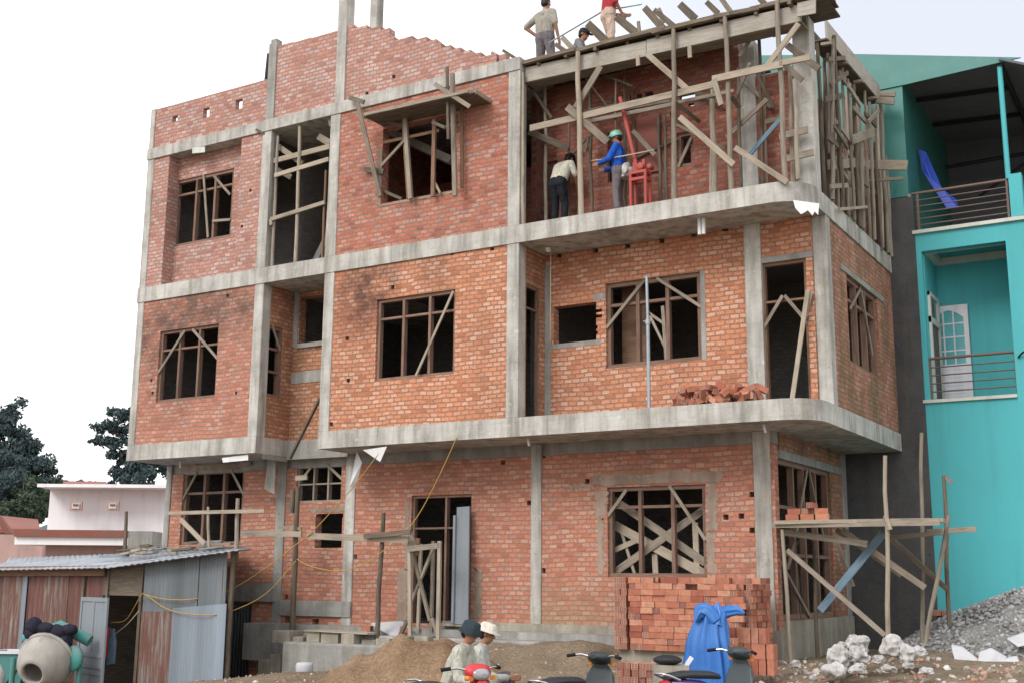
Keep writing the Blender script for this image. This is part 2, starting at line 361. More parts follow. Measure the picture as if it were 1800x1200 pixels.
def sheet_mat(name, base, rust, amt):
    t = NT(name); uv = t.uv(); pos = t.pos()
    pn = t.noise(t.scale(uv, (1.9, .12, 1)), 1.0, 1); n2 = t.noise(pos, 4, 6, .7); st = t.noise(t.scale(uv, (7, .5, 1)), 2.0, 6, .65)
    c = t.mix(t.ramp(pn, [(.3, 0.0), (.7, 1.0)]), tuple(x*.75 for x in base), tuple(x*1.2 for x in base))
    c = t.mix(t.ramp(st, [(.5-.2*amt, 0.0), (.72-.2*amt, amt)]), c, t.mix(n2, rust, tuple(x*.5 for x in rust)))
    t.b.inputs['Metallic'].default_value = .25; t.b.inputs['Specular IOR Level'].default_value = .4
    return t.fin(c, .6)
M_zinc = sheet_mat('sheet_zinc', (.15, .175, .195), (.16, .13, .11), .35)
M_zincb = sheet_mat('sheet_zinc_blue', (.22, .26, .31), (.24, .24, .25), .3)
M_zincr = sheet_mat('sheet_rusty', (.25, .26, .255), (.20, .085, .06), .95)
M_rustred = sheet_mat('sheet_redrust', (.20, .10, .085), (.13, .05, .04), .7)
M_zincroof = sheet_mat('sheet_roof', (.30, .33, .38), (.22, .2, .19), .5)
def soil_mat(name, cols, scale=1.2, bumpd=.05):
    t = NT(name); pos = t.pos(); n1 = t.noise(pos, scale, 8, .65); n2 = t.noise(pos, 17, 6, .7); v = t.n('ShaderNodeTexVoronoi', {'Vector': pos, 'Scale': 26.0}).outputs['Distance']
    c = t.ramp(n1, [(.3, cols[0]), (.5, cols[1]), (.7, cols[2])]); c = t.mix(t.ramp(n2, [(.4, .5), (.62, 0.0)]), c, tuple(x*.45 for x in cols[0]))
    c = t.mix(t.ramp(v, [(.08, .5), (.2, 0.0)]), c, tuple(x*1.2 for x in cols[2]))
    t.bump(t.math('ADD', n2, t.math('MULTIPLY', v, -.5)), .8, bumpd); return t.fin(c, .95)
M_soil = soil_mat('soil', [(.17, .13, .09), (.26, .20, .14), (.33, .265, .19)])
M_sand = soil_mat('sand', [(.19, .115, .07), (.29, .19, .115), (.37, .265, .175)], .8)
M_gravelb = soil_mat('gravel_bed', [(.17, .165, .16), (.27, .265, .26), (.36, .35, .345)], 3)
def island_mat(name, pal, rough=.9, nscale=6):
    t = NT(name); isl = t.n('ShaderNodeNewGeometry').outputs['Random Per Island']; rnd = t.n('ShaderNodeObjectInfo').outputs['Random']
    c = t.ramp(t.math('FRACT', t.math('ADD', isl, t.math('MULTIPLY', rnd, 7.31))), [(i/(len(pal)-1), p) for i, p in enumerate(pal)])
    n2 = t.noise(t.pos(), nscale, 5, .65); c = t.mix(t.ramp(n2, [(.35, .55), (.6, 0.0)]), c, t.mix(.6, c, (.06, .05, .045)))
    t.bump(n2, .4, .01); return t.fin(c, rough)
M_stone = island_mat('gravel_stone', [(.16, .16, .165), (.3, .3, .3), (.40, .40, .41), (.25, .24, .23), (.5, .5, .5)])
M_rubble = island_mat('rubble_bits', [(.40, .16, .10), (.5, .46, .42), (.3, .27, .22), (.45, .2, .13), (.62, .6, .57), (.25, .13, .09)])
M_brickobj = island_mat('loose_brick', [(.42, .155, .095), (.50, .21, .13), (.35, .11, .07), (.54, .27, .18), (.46, .18, .115), (.29, .085, .055)], nscale=14)
def leaf_mat(name, pal):
    t = NT(name); isl = t.n('ShaderNodeNewGeometry').outputs['Random Per Island']
    c = t.ramp(isl, [(i/(len(pal)-1), p) for i, p in enumerate(pal)])
    t.b.inputs['Subsurface Weight'].default_value = 0.0; return t.fin(c, .7)
M_leafd = leaf_mat('leaf_dark_hazed', [(.036, .058, .068), (.055, .085, .092), (.085, .12, .115), (.045, .07, .08)])  # bluish lift puts the distant haze into the leaf colour
M_hill = leaf_mat('far_wood', [(.05, .075, .07), (.065, .095, .08)])
M_leafg = leaf_mat('leaf_green', [(.035, .055, .04), (.055, .08, .05), (.075, .105, .065), (.045, .065, .05)])
M_bark = wood_mat('bark', [(.06, .05, .04), (.10, .08, .065), (.15, .12, .1)])
def simple(name, col, rough=.6, spec=.3, metal=0.0):
    t = NT(name); n = t.noise(t.pos(), 9, 4); c = t.mix(t.ramp(n, [(.35, .3), (.65, 0.0)]), col, tuple(x*.6 for x in col))
    t.b.inputs['Specular IOR Level'].default_value = spec; t.b.inputs['Metallic'].default_value = metal; return t.fin(c, rough)
M_skin = simple('skin', (.33, .165, .105), .55)
M_hair = simple('hair', (.015, .012, .012), .5)
M_eye = simple('eye_dark', (.02, .015, .012), .2, .5)
M_lip = simple('lip', (.25, .09, .07), .5)
def cloth(name, col):
    t = NT('cloth_' + name); p = t.n('ShaderNodeTexCoord').outputs['Object']; n1 = t.noise(t.scale(p, (5, 5, 2.2)), 2.0, 3, .5, 1.2); n2 = t.noise(p, 7, 5, .65)
    c = t.mix(t.ramp(n2, [(.45, 0.0), (.72, .55)]), col, tuple(x*.5+.03 for x in col)); c = t.mix(t.ramp(n1, [(.35, .35), (.6, 0.0)]), c, tuple(x*.6 for x in col))
    t.b.inputs['Specular IOR Level'].default_value = .1; t.bump(n1, 1.0, .05); return t.fin(c, .92)
# ------------------------------------------------------------------ ground
def sstep(a, b, x): t = max(0, min(1, (x-a)/(b-a))); return t*t*(3-2*t)
def hsh(x, y): return math.sin(x*1.7+y*.6)*.5 + math.sin(x*.7-y*2.1+1.3)*.5 + math.sin(x*4.1+y*3.3)*.25
def gz(x, y):
    z = -0.75 * (1 - sstep(1.5, 6.5, x)) * sstep(-9, -3, y)
    z += (.38 + .2*sstep(8.2, 9.2, x)*(1-sstep(10.8, 12.2, x))) * sstep(-3.2, 0.8, y) * sstep(6.0, 9.0, x)
    z += .30 * sstep(-1, 3.5, y) * sstep(14.6, 16.5, x)
    near = sstep(60, 25, math.hypot(x-10, y))
    return z + .035*hsh(x, y)*near
def axis_pts(lo, hi, step):
    a = [-900, -400, -200, -110, -70, -45, -30, -20, -14]; b = [30, 36, 45, 60, 90, 140, 240, 450, 900]
    m = [lo + step*i for i in range(int((hi-lo)/step)+1)]
    return [v for v in a if v < lo-1] + m + [v for v in b if v > hi+1]
xs = axis_pts(-9, 25, .3); ys = axis_pts(-20, 8, .3)
g = MB(); V = [(x, y, gz(x, y)) for y in ys for x in xs]; nx = len(xs)
g.add(V, [(j*nx+i, j*nx+i+1, (j+1)*nx+i+1, (j+1)*nx+i) for j in range(len(ys)-1) for i in range(nx-1)], None, 0, True)
tag(g.build('ground', M_soil), kind='structure')
hm = MB(); rh = random.Random(3); nh = 130; hv = []
for i in range(nh+1):
    a_ = R(80+130*i/nh); c_, s_ = math.cos(a_), math.sin(a_); top = 8+3*math.sin(i*.31)+2*math.sin(i*.83+1)+rh.uniform(-.8, .8)
    for q_, (rad, zz) in enumerate(((190, -1), (200, top*.55+rh.uniform(-.8, .8)), (214, top), (235, top*.9), (280, -1))): hv.append((12+rad*c_, -10+rad*s_, zz))
hm.add(hv, [(5*i+k, 5*i+k+1, 5*i+6+k, 5*i+5+k) for i in range(nh) for k in range(4)], None, 0, True)
tag(hm.build('hills', M_hill), kind='structure')

# ------------------------------------------------------------------ the brick building under construction
W, Y1, D, D0, W0 = 15.15, 5.5, 1.0, 1.2, 14.08          # width, depth, recess upstairs, recess below, width below
Z2B, Z2T, Z3B, Z3T, ZTB, ZTT = 4.081, 4.415, 7.584, 7.915, 10.926, 11.177
XB, XC, XD = 3.487, 5.60, 9.613
BLD = empty('unfinished_building', (8, 1.2, 0), 'three storey red brick house under construction with grey concrete frame and empty window openings', 'building')
def P(axis, c, px, py): return onY(px, py, c) if axis == 'x' else onX(px, py, c)
def rect(axis, c, l, r, t, b):
    k = 0 if axis == 'x' else 1; cx, cy = (l+r)/2, (t+b)/2
    return (P(axis, c, l, cy)[k], P(axis, c, r, cy)[k], P(axis, c, cx, b).z, P(axis, c, cx, t).z)
def wall(name, axis, c, t, solids, holes, mat, parent=BLD, sub=None):
    """a wall of thickness t behind its face at c: union of solid rectangles minus holes, all in (along, z)"""
    A = sorted({round(v, 4) for r_ in solids+holes for v in r_[:2]}); Zs = sorted({round(v, 4) for r_ in solids+holes for v in r_[2:]})
    def ins(a, z, r_): return r_[0] < a < r_[1] and r_[2] < z < r_[3]
    G = [[any(ins((A[i]+A[i+1])/2, (Zs[j]+Zs[j+1])/2, r_) for r_ in solids) and not any(ins((A[i]+A[i+1])/2, (Zs[j]+Zs[j+1])/2, r_) for r_ in holes)
          for j in range(len(Zs)-1)] for i in range(len(A)-1)]
    def g_(i, j): return 0 <= i < len(A)-1 and 0 <= j < len(Zs)-1 and G[i][j]
    m = MB(); f0, f1 = (c, c+t) if axis == 'x' else (c, c-t)
    def pt(a, z, d): return (a, d, z) if axis == 'x' else (d, a, z)
    for i in range(len(A)-1):
        for j in range(len(Zs)-1):
            if not G[i][j]: continue
            a0, a1, z0, z1 = A[i], A[i+1], Zs[j], Zs[j+1]
            Q = [[pt(a0, z0, f0), pt(a1, z0, f0), pt(a1, z1, f0), pt(a0, z1, f0)], [pt(a1, z0, f1), pt(a0, z0, f1), pt(a0, z1, f1), pt(a1, z1, f1)]]
            if not g_(i-1, j): Q.append([pt(a0, z0, f1), pt(a0, z0, f0), pt(a0, z1, f0), pt(a0, z1, f1)])
            if not g_(i+1, j): Q.append([pt(a1, z0, f0), pt(a1, z0, f1), pt(a1, z1, f1), pt(a1, z1, f0)])
            if not g_(i, j-1): Q.append([pt(a0, z0, f1), pt(a1, z0, f1), pt(a1, z0, f0), pt(a0, z0, f0)])
            if not g_(i, j+1): Q.append([pt(a0, z1, f0), pt(a1, z1, f0), pt(a1, z1, f1), pt(a0, z1, f1)])
            for q_ in Q: m.add(q_, [(0, 1, 2, 3)])
    return m.build(name, mat, parent)
def rag(a0, a1, z0, z1):
    """toothed brick ends along a hole"""
    r_ = []
    z = z0
    while z < z1: r_.append((a1-.001, a1+random.choice((0.02, .10, .13)), z, min(z1, z+.104))); z += .104
    return r_
def putlogs(axis, c, pts, s=.07):
    k = 0 if axis == 'x' else 1; o = []
    for px, py in pts:
        p = P(axis, c, px, py); o.append((p[k]-s*.85, p[k]+s*.85, p.z-s*.8, p.z+s*.8))
    return o
def inset_frame(axis, c, r_, vs, hs, w_=.06, depth=.10, setback=.05, braces=(), mat=None, bmat=None, sill=True, name='window_frame'):
    """a wooden frame standing inside an opening: outer members, mullions at vs, transoms at hs (fractions), diagonal braces"""
    mat = mat or M_frame; a0, a1, z0, z1 = r_; m = MB(); sg = 1 if axis == 'x' else -1; d0 = c + sg*setback; d1 = d0 + sg*depth
    def bx(A0, A1, Z0, Z1, e0=0, e1=0):
        lo, hi = min(d0-sg*e0, d1+sg*e1), max(d0-sg*e0, d1+sg*e1)
        p0, p1 = ((A0, lo, Z0), (A1, hi, Z1)) if axis == 'x' else ((lo, A0, Z0), (hi, A1, Z1))
        L_ = (Z1-Z0) > (A1-A0); mid = [(x+y)/2 for x, y in zip(p0, p1)]; s_ = [y-x for x, y in zip(p0, p1)]
        if L_: m.beam((mid[0], mid[1], Z0), (mid[0], mid[1], Z1), s_[0], s_[1], (0, 1, 0), 0)
        else:
            q0, q1 = list(mid), list(mid); k = 0 if axis == 'x' else 1; q0[k] = A0; q1[k] = A1
            m.beam(q0, q1, s_[1-k], s_[2], (0, 0, 1), 0)
    bx(a0, a0+w_, z0+(w_ if sill else 0), z1-w_); bx(a1-w_, a1, z0+(w_ if sill else 0), z1-w_); bx(a0, a1, z1-w_, z1)
    if sill: bx(a0, a1, z0, z0+w_)
    zh = [z0+(z1-z0)*h for h in hs]
    for v in vs: x = a0+(a1-a0)*v; bx(x-w_*.45, x+w_*.45, z0+(w_ if sill else 0), z1-w_, .004, 0)
    for z in zh: bx(a0+w_, a1-w_, z-w_*.35, z+w_*.35, -.012, -.01)
    o = m.build(name, mat, BLD)
    for (u0, v0, u1, v1) in braces:
        b = MB(); dd = c - sg*.012 + sg*setback*.6
        q = lambda u, v: (a0+(a1-a0)*u, dd, z0+(z1-z0)*v) if axis == 'x' else (dd, a0+(a1-a0)*u, z0+(z1-z0)*v)
        b.beam(q(u0, v0), q(u1, v1), .055, .022, (0, 1, 0) if axis == 'x' else (1, 0, 0)); b.build('brace', bmat or M_wood, o)
    return o
SKEW = 1
def rr(px4, axis, c): return rect(axis, c, *px4)

# --- floor slabs (their edges are the grey bands of the facade)
def corner_arc(r_=.62, n=8): return [(W - r_ + r_*math.sin(a), r_ - r_*math.cos(a)) for a in [math.pi/2*i/n for i in range(n+1)]]
m = MB(); m.prism([(0, 0), (3.74, 0), (3.74, D), (XC-.25, D), (XC-.25, 0)] + corner_arc() + [(W, Y1), (0, Y1)], Z2B, Z2T)
m.build('floor_slab', M_conc, BLD)
m = MB(); m.prism([(-.02, -.005)] + [(x, y-.005) for x, y in corner_arc()] + [(W, Y1), (-.02, Y1)], Z3B, Z3T); m.build('floor_slab', M_conc, BLD)
m = MB(); m.prism([(-.02, -.01), (XD+.25, -.01), (XD+.25, Y1), (-.02, Y1)], ZTB, ZTT); m.build('roof_slab', M_conc, BLD)
# drop beams under the first slab along the recessed ground floor wall, and the recess
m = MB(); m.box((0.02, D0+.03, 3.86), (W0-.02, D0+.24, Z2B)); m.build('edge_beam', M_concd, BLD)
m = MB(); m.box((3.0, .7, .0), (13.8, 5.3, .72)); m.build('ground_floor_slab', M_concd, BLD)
# --- columns
def column(x0, x1, y0, y1, z0, z1, mat=None): mb = MB(); mb.box((x0, y0, z0), (x1, y1, z1)); return mb.build('column', mat or M_conc, BLD, bevel=.012)
for z0, z1 in ((Z2T, Z3B), (Z3T, ZTB)):
    column(0, .2, .008, .25, z0, z1); column(XB, XB+.25, .012, .26, z0, z1); column(XC-.25, XC, .008, .26, z0, z1); column(XD, XD+.25, .008, .26, z0, z1)
column(W-.25, W-.012, 1.05, 1.3, Z2T, Z3B)
p = onY(1313, 560, D); column(p.x, p.x+.29, D-.05, D+.2, Z2T, Z3B)
column(p.x, p.x+.29, D-.02, D+.24, Z3T, ZTB)
column(W-.32, W-.02, .62, .92, Z3T, 10.95)
for px, wd, zb in ((484, .24, -.7), (605, .25, .1), (934, .22, .75), (1329, .29, .3)):
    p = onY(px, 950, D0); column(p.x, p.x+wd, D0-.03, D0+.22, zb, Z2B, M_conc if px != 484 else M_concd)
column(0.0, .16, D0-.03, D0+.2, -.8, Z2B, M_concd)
column(W0-.24, W0+.014, Y1-.4, Y1-.1, .3, Z2B, M_concd)
# --- second storey
wl = MB()
r1 = rr((278, 381, 576, 702), 'x', .03)
wall('brick_wall', 'x', .03, .2, [(.2, XB, Z2T, Z3B)], [r1] + putlogs('x', .03, [(245, 590), (266, 668), (268, 690), (415, 690), (400, 520)], .04), M_orangeL)
inset_frame('x', .03, r1, (.33, .66), (.73,), braces=((.0, .42, .42, .97), (.55, .97, 1.0, .52)))
r2 = rr((661, 799, 518, 663), 'x', .03)
wall('brick_wall', 'x', .03, .2, [(XC, XD, Z2T, Z3B)], [r2] + putlogs('x', .03, [(582, 745), (795, 445), (865, 437), (715, 452), (690, 505), (610, 595), (612, 668)], .05), M_orange)
o = inset_frame('x', .03, r2, (.335, .67), (.76,))
b = MB(); p0, p1 = onY(797, 512, .0), onY(731, 660, .0); b.beam(p0, p1, .045, .025, (0, 1, 0)); b.build('brace', M_pale, o)
# light-well between the two blocks: side wall with a narrow window, back wall with an upper opening
r3 = rr((460, 495, 572, 698), 'y', XB+.235)
wall('brick_wall', 'y', XB+.235, .2, [(.26, D, Z2T, Z3B)], [r3], M_shade)
inset_frame('y', XB+.235, r3, (), (.36, .68), w_=.07, braces=((.45, 1, .9, .68),), setback=.02)
h1 = rr((527, 575, 512, 602), 'x', D); h1 = (h1[0], XC-.05, h1[2], Z3B-.12)
wall('brick_wall', 'x', D, .2, [(XB+.235, XC, Z2T, Z3B)], [h1], M_shade)
m = MB(); q = rr((500, 525, 520, 612), 'x', D-.02); m.box((q[0], D-.02, q[2]), (q[1]-.02, D+.19, Z3B)); m.box((q[1]-.02, D-.06, h1[2]-.09), (XC-.03, D+.22, h1[2]+.001)); q = rr((506, 566, 652, 672), 'x', D-.02); m.box((q[0], D-.015, q[2]), (XC-.03, D+.1, q[3])); m.build('concrete_patch', M_concd, BLD)
m = MB(); m.box((XB+.22, .25, Z2B-.1), (XB+.245, D-.02, Z2T+.0)); m.box((XB+.25, D-.06, Z2B-.06), (XC-.26, D-.003, Z2T-.02)); m.build('edge_beam', M_concd, BLD)
m = MB(); m.box((XC-.24, .26, Z2T), (XC-.06, D, Z3B)); m.build('brick_wall', M_shade, BLD)
# balcony behind the wide slab: return wall with a tall door, recessed wall with hole, window, doorway
r4 = rr((914, 941, 500, 732), 'y', XD+.235); r4 = (.30, .80, Z2T+.002, r4[3])
wall('brick_wall', 'y', XD+.235, .1, [(.26, D, Z2T, Z3B)], [r4], M_shade)
inset_frame('y', XD+.235, r4, (), (.83,), w_=.045, depth=.06, sill=False, setback=.02, name='door_frame')
h2 = rr((973, 1048, 535, 601), 'x', D); r5 = rr((1065, 1232, 488, 640), 'x', D); r6 = rr((1341, 1421, 458, 700), 'x', D); r6 = (r6[0], r6[1], Z2T+.002, r6[3])
holes = [h2, r5, r6] + [(h2[1]-.001, h2[1]+random.choice((.03, .10, .12)), h2[2]+.1*i, h2[2]+.1*i+.06) for i in (1, 2, 4, 5)]
wall('brick_wall', 'x', D, .2, [(XD+.235, W-.25, Z2T, Z3B)], holes + putlogs('x', D, [(983, 449), (1047, 440), (1103, 432), (1163, 423), (1220, 412), (1275, 402)], .06), M_orange)
m = MB(); m.box((r6[0]-.1, D-.02, r6[3]), (r6[1]+.12, D+.1, r6[3]+.1)); m.build('mortar_patch', M_concd, BLD); m = MB(); m.box((r5[1]+.002, D-.006, r5[2]), (r5[1]+.09, D+.05, r5[3])); m.build('mortar_patch', M_concd, BLD); m = MB(); m.box((r5[0]-.25, D-.006, h2[3]+.03), (r5[0]-.002, D+.05, h2[3]+.14)); m.build('mortar_patch', M_concd, BLD); m = MB(); m.box((h2[0]-.08, D-.006, h2[2]-.09), (h2[1]+.1, D+.05, h2[2]-.004)); m.build('mortar_patch', M_concd, BLD); m = MB(); m.box((XD+.24, D-.02, Z2T), (XD+.36, D-.001, Z3B-.2)); m.build('mortar_patch', M_concd, BLD)
o = inset_frame('x', D, r5, (.335, .65), (.74,), w_=.075, braces=((.0, .48, .42, .99), (.55, .99, 1.0, .6)))
b = MB(); p0, p1 = onY(1165, 538, D+.12), onY(1172, 640, D+.12); b.beam(p0, p1, .06, .03, (0, 1, 0)); p2 = onY(1140, 550, D+.14); b.beam(p2, onY(1176, 575, D+.14), .05, .03, (0, 1, 0)); b.beam(p2, onY(1170, 612, D+.14), .045, .03, (0, 1, 0)); b.build('brace', M_wood, o)
b = MB(); b.box((r5[0]+.08, D+.5, r5[2]), (r5[0]+.62, D+.53, r5[3])); b.build('leaning_board', M_rust, BLD)
inset_frame('x', D, r6, (), (.87-.14,), w_=.05, braces=((.0, .55, .46, .76), (.5, .76, 1.0, .55)), mat=M_rust, sill=False, name='door_frame')
b = MB(); b.beam(onY(1420, 510, D-.1), onY(1392, 705, D-.35), .07, .035, (0, 1, 0)); b.beam(onY(1413, 560, D-.06), onY(1424, 512, D-.06), .1, .03, (0, 1, 0)); b.build('door_prop', M_pale, BLD)
# side wall of the second storey
r7 = rr((1492, 1544, 505, 650), 'y', W-.03)
wall('brick_wall', 'y', W-.03, .2, [(1.3, Y1, Z2T, Z3B)], [r7], M_side)
o = inset_frame('y', W-.03, r7, (.36, .66), (.74,), w_=.07, braces=((.48, 1.0, .78, .25), (.5, .98, .1, .62)))
m = MB(); m.box((W-.2, r7[0]-.35, r7[3]), (W-.012, r7[1]+.5, r7[3]+.1)); m.build('lintel', M_concd, BLD)
# --- third storey, left: window set back in a tall niche
n0, n1 = onY(288, 400, 0).x, onY(416, 380, 0).x
r8 = rr((306, 408, 308, 425), 'x', .32)
wall('brick_wall', 'x', .03, .34, [(.2, n0, Z3T, ZTB)], [], M_pink); wall('brick_wall', 'x', .03, .34, [(n1, XB, Z3T, ZTB)], putlogs('x', .03, [(425, 398), (440, 335)], .04), M_pink)
wall('brick_wall', 'x', .32, .12, [(n0-.02, n1+.02, Z3T, ZTB)], [r8], M_pink)
o = inset_frame('x', .32, r8, (.36, .68), (.78,), w_=.065, setback=.03, braces=((.48, 1.0, .62, .05), (.66, .95, .95, .62), (.68, .28, .98, .25)))
# third storey, middle: brick with a window under the canopy formwork
r9 = rr((672, 801, 213, 346), 'x', .03)
wall('brick_wall', 'x', .03, .2, [(XC, XD, Z3T, ZTB)], [r9], M_red)
m = MB(); m.box((r9[0]-.09, .018, r9[2]-.02), (r9[0]-.002, .06, r9[3]-.4)); m.box((r9[0]-.05, .02, r9[2]-.06), (r9[1]+.04, .12, r9[2]-.022)); m.build('mortar_patch', M_mortar, BLD)
# stair and inner wall seen through that window
m = MB(); p0, p1 = onY(700, 240, 1.6), onY(812, 292, 1.6); m.beam(p0, p1, .9, .16); m.build('stair_slab', M_conc, BLD)
wall('inner_wall', 'x', 2.6, .12, [(.3, XB, Z3T, ZTB)], [], M_roomshade); wall('inner_wall', 'x', 2.6, .12, [(XC, W-1.2, Z3T, 10.05)], [], M_inner)
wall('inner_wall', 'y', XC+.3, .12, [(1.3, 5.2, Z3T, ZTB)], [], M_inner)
# third storey, right: recessed wall behind the propped roof
h = [rr((1190, 1218, 232, 292), 'x', D), rr((944, 980, 285, 400), 'x', D), rr((1068, 1088, 232, 320), 'x', D)]
h[1] = (h[1][0], h[1][1], Z3T+.002, h[1][3])
h += [rr(q, 'x', D) for q in ((1107, 1114, 168, 176), (1119, 1128, 166, 174), (1134, 1148, 162, 170), (1123, 1131, 182, 189), (1134, 1148, 180, 188), (1152, 1166, 175, 184), (1195, 1222, 165, 175), (1210, 1220, 182, 187), (1178, 1184, 195, 204))]
zt = onY(1345, 132, D).z
h += [rr(q, 'x', D) for q in ((926, 941, 193, 234), (928, 941, 232, 243), (929, 939, 256, 264))]
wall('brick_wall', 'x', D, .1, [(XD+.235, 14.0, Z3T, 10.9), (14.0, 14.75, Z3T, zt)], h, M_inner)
inset_frame('x', D, h[0], (), (), w_=.06, braces=((.0, .0, .9, .8),))
m = MB(); q = rr((1117, 1162, 205, 305), 'x', D-.015); m.box((q[0], D-.05, q[2]), (q[1], D-.015, q[3])); m.build('door_panel', M_redboard, BLD)
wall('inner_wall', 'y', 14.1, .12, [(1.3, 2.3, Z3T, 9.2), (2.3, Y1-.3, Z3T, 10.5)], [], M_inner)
# --- parapet and stepped gable wall on the roof
ph = [rr(q, 'x', .03) for q in ((303, 312, 204, 214), (357, 368, 190, 207), (414, 426, 175, 192))]
zp = 12.13
wall('parapet_wall', 'x', .03, .12, [(.14, XB+.06, ZTT, zp)], ph, M_pink)
m = MB(); m.box((0, .01, ZTT), (.14, .17, zp+.01)); m.build('column', M_conc, BLD)
m = MB(); m.box((XB+.06, .01, ZTT), (XB+.28, .22, 12.93)); m.box((XB+.1, .02, 12.93), (XB+.25, .2, 13.02)); m.build('column', M_concd, BLD)
sol = [(XB+.28, 4.2, ZTT, 12.84), (4.2, 4.7, ZTT, 12.82), (4.7, XC-.15, ZTT, 12.80)]
prof = [(5.6, 12.82), (6.0, 12.74), (6.3, 12.58), (6.75, 12.32), (7.3, 12.10), (7.9, 11.90), (8.5, 11.62), (8.95, 11.42), (9.25, 11.28)]
x = XC; row = .104
while x < 9.2:
    z = next(((z0+(z1-z0)*(x-a)/(b-a)) for (a, z0), (b, z1) in zip(prof, prof[1:]) if a <= x < b), 11.3)
    dx = random.choice((.12, .232, .232, .116)); z = round((z + random.uniform(-.07, .07)-ZTT)/row)*row + ZTT
    sol.append((x, x+dx, ZTT, max(z, ZTT+.05))); x += dx
wall('gable_wall', 'x', .04, .2, sol, putlogs('x', .04, [(645, 165), (692, 135)], .05), M_red if False else M_pink)
m = MB(); m.box((XC-.15, .0, ZTT), (XC+.08, .25, 15.4)); m.build('column', M_conc, BLD)
p = onY(650, 40, 2.6); m = MB(); m.box((p.x, 2.6, ZTT), (p.x+.2, 2.85, 15.4)); m.build('column', M_conc, BLD)
m = MB(); m.box((9.36, .07, ZTT), (9.52, .2, ZTT+.17)); m.build('gable_wall', M_pink, BLD)
# --- ground floor
rA = rr((319, 426, 826, 957), 'x', D0); rB = rr((521, 600, 817, 882), 'x', D0); hB = rr((554, 601, 902, 962), 'x', D0); rC = rr((721, 828, 869, 1096), 'x', D0); rE = rr((1068, 1241, 853, 1014), 'x', D0)
gt = rr((396, 440, 1058, 1180), 'x', D0); gt = (gt[0]-.15, gt[1], -.9, gt[3])
low = [rr(q, 'x', D0) for q in ((548, 560, 1087, 1109), (523, 538, 1101, 1131), (500, 519, 1083, 1112))]
put = putlogs('x', D0, [(930, 883), (1032, 845), (884, 812), (955, 800), (1040, 792), (1152, 771), (1215, 768), (1287, 762), (1322, 868), (1322, 931), (1276, 908), (1303, 906), (955, 1002), (600, 905), (624, 978), (503, 1048)], .055)
wall('brick_wall', 'x', D0, .2, [(.02, W0-.02, -.9, Z2B-.21)], [rA, rB, hB, rC, rE, gt] + low + put, M_ground)
inset_frame('x', D0, rA, (.34, .66), (.70,), w_=.075, braces=((.0, .62, .22, .99), (.78, .99, 1.0, .66)))
inset_frame('x', D0, rB, (.36, .68), (.5,), w_=.045, mat=M_wood, braces=((.1, .62, .3, .95), (.68, .98, 1.0, .6)))
inset_frame('x', D0, rC, (.56,), (.86-.12,), w_=.05, sill=False, name='door_frame')
o = inset_frame('x', D0, rE, (.33, .665), (.775,), w_=.07, braces=((.0, .68, .2, .97), (.64, 1.0, .99, .4)))
# raw mortar round openings
m = MB(); c0 = D0-.006
def patch(l, r_, t_, b_):
    q = rr((l, r_, t_, b_), 'x', c0); n = 16; L = []
    for i in range(n+1): L.append((q[0]+(q[1]-q[0])*i/n, q[2]-random.uniform(-.02, .05)))
    for i in range(1, n): L.append((q[1]+random.uniform(-.03, .05), q[2]+(q[3]-q[2])*i/n))
    for i in range(n+1): L.append((q[1]-(q[1]-q[0])*i/n, q[3]+random.uniform(-.02, .05)))
    for i in range(1, n): L.append((q[0]+random.uniform(-.05, .03), q[3]-(q[3]-q[2])*i/n))
    m.slabpoly([(x, c0, z) for x, z in L], (0, 1, 0), .02)
for q in ((1043, 1268, 832, 846), (1245, 1260, 852, 930), (1243, 1256, 936, 1006), (1046, 1066, 862, 905), (1050, 1061, 912, 1008), (1000, 1042, 852, 856), (712, 719, 880, 1000), (833, 846, 1000, 1085), (700, 716, 1000, 1090), (545, 605, 892, 898), (310, 440, 814, 822)): m = MB(); patch(*q); m.build('mortar_patch', M_mortar, BLD)
m = MB()
q = rr((488, 616, 1055, 1082), 'x', D0-.05); m.box((q[0], D0-.06, q[2]), (q[1], D0+.1, q[3]))
q = rr((404, 486, 1024, 1056), 'x', D0-.05); m.box((q[0]-.8, D0-.08, q[2]), (q[1]-.05, D0+.1, q[3]))
m.build('lintel', M_concd, BLD)
m = MB(); x = gt[0]
while x < gt[1]: m.box((x, D0+.06, -.8), (x+.03, D0+.09, gt[3]-.02)); x += .085
m.build('folding_gate', M_zinc, BLD)
m = MB(); m.box((7.6, D0-.10, -.3), (W0+.03, D0+.2, .86)); m.box((W0-.2, D0+.2, -.3), (W0+.04, Y1-.1, 1.0)); m.build('plinth', M_plinth, BLD)
r10 = rr((1374, 1464, 818, 1095), 'y', W0); r10 = (r10[0], r10[1], 1.02, r10[3])
wall('brick_wall', 'y', W0, .2, [(D0+.25, Y1-.35, .9, Z2B)], [r10], M_side)
inset_frame('y', W0, r10, (.3, .5, .74), (.70, .40), w_=.08, braces=((.55, .98, .3, .55), (.58, .98, .85, .5), (.0, .35, .5, .0)))
m = MB(); m.box((W0-.18, D0+.2, r10[3]), (W0+.02, Y1-.3, r10[3]+.14)); m.build('lintel', M_concd, BLD)
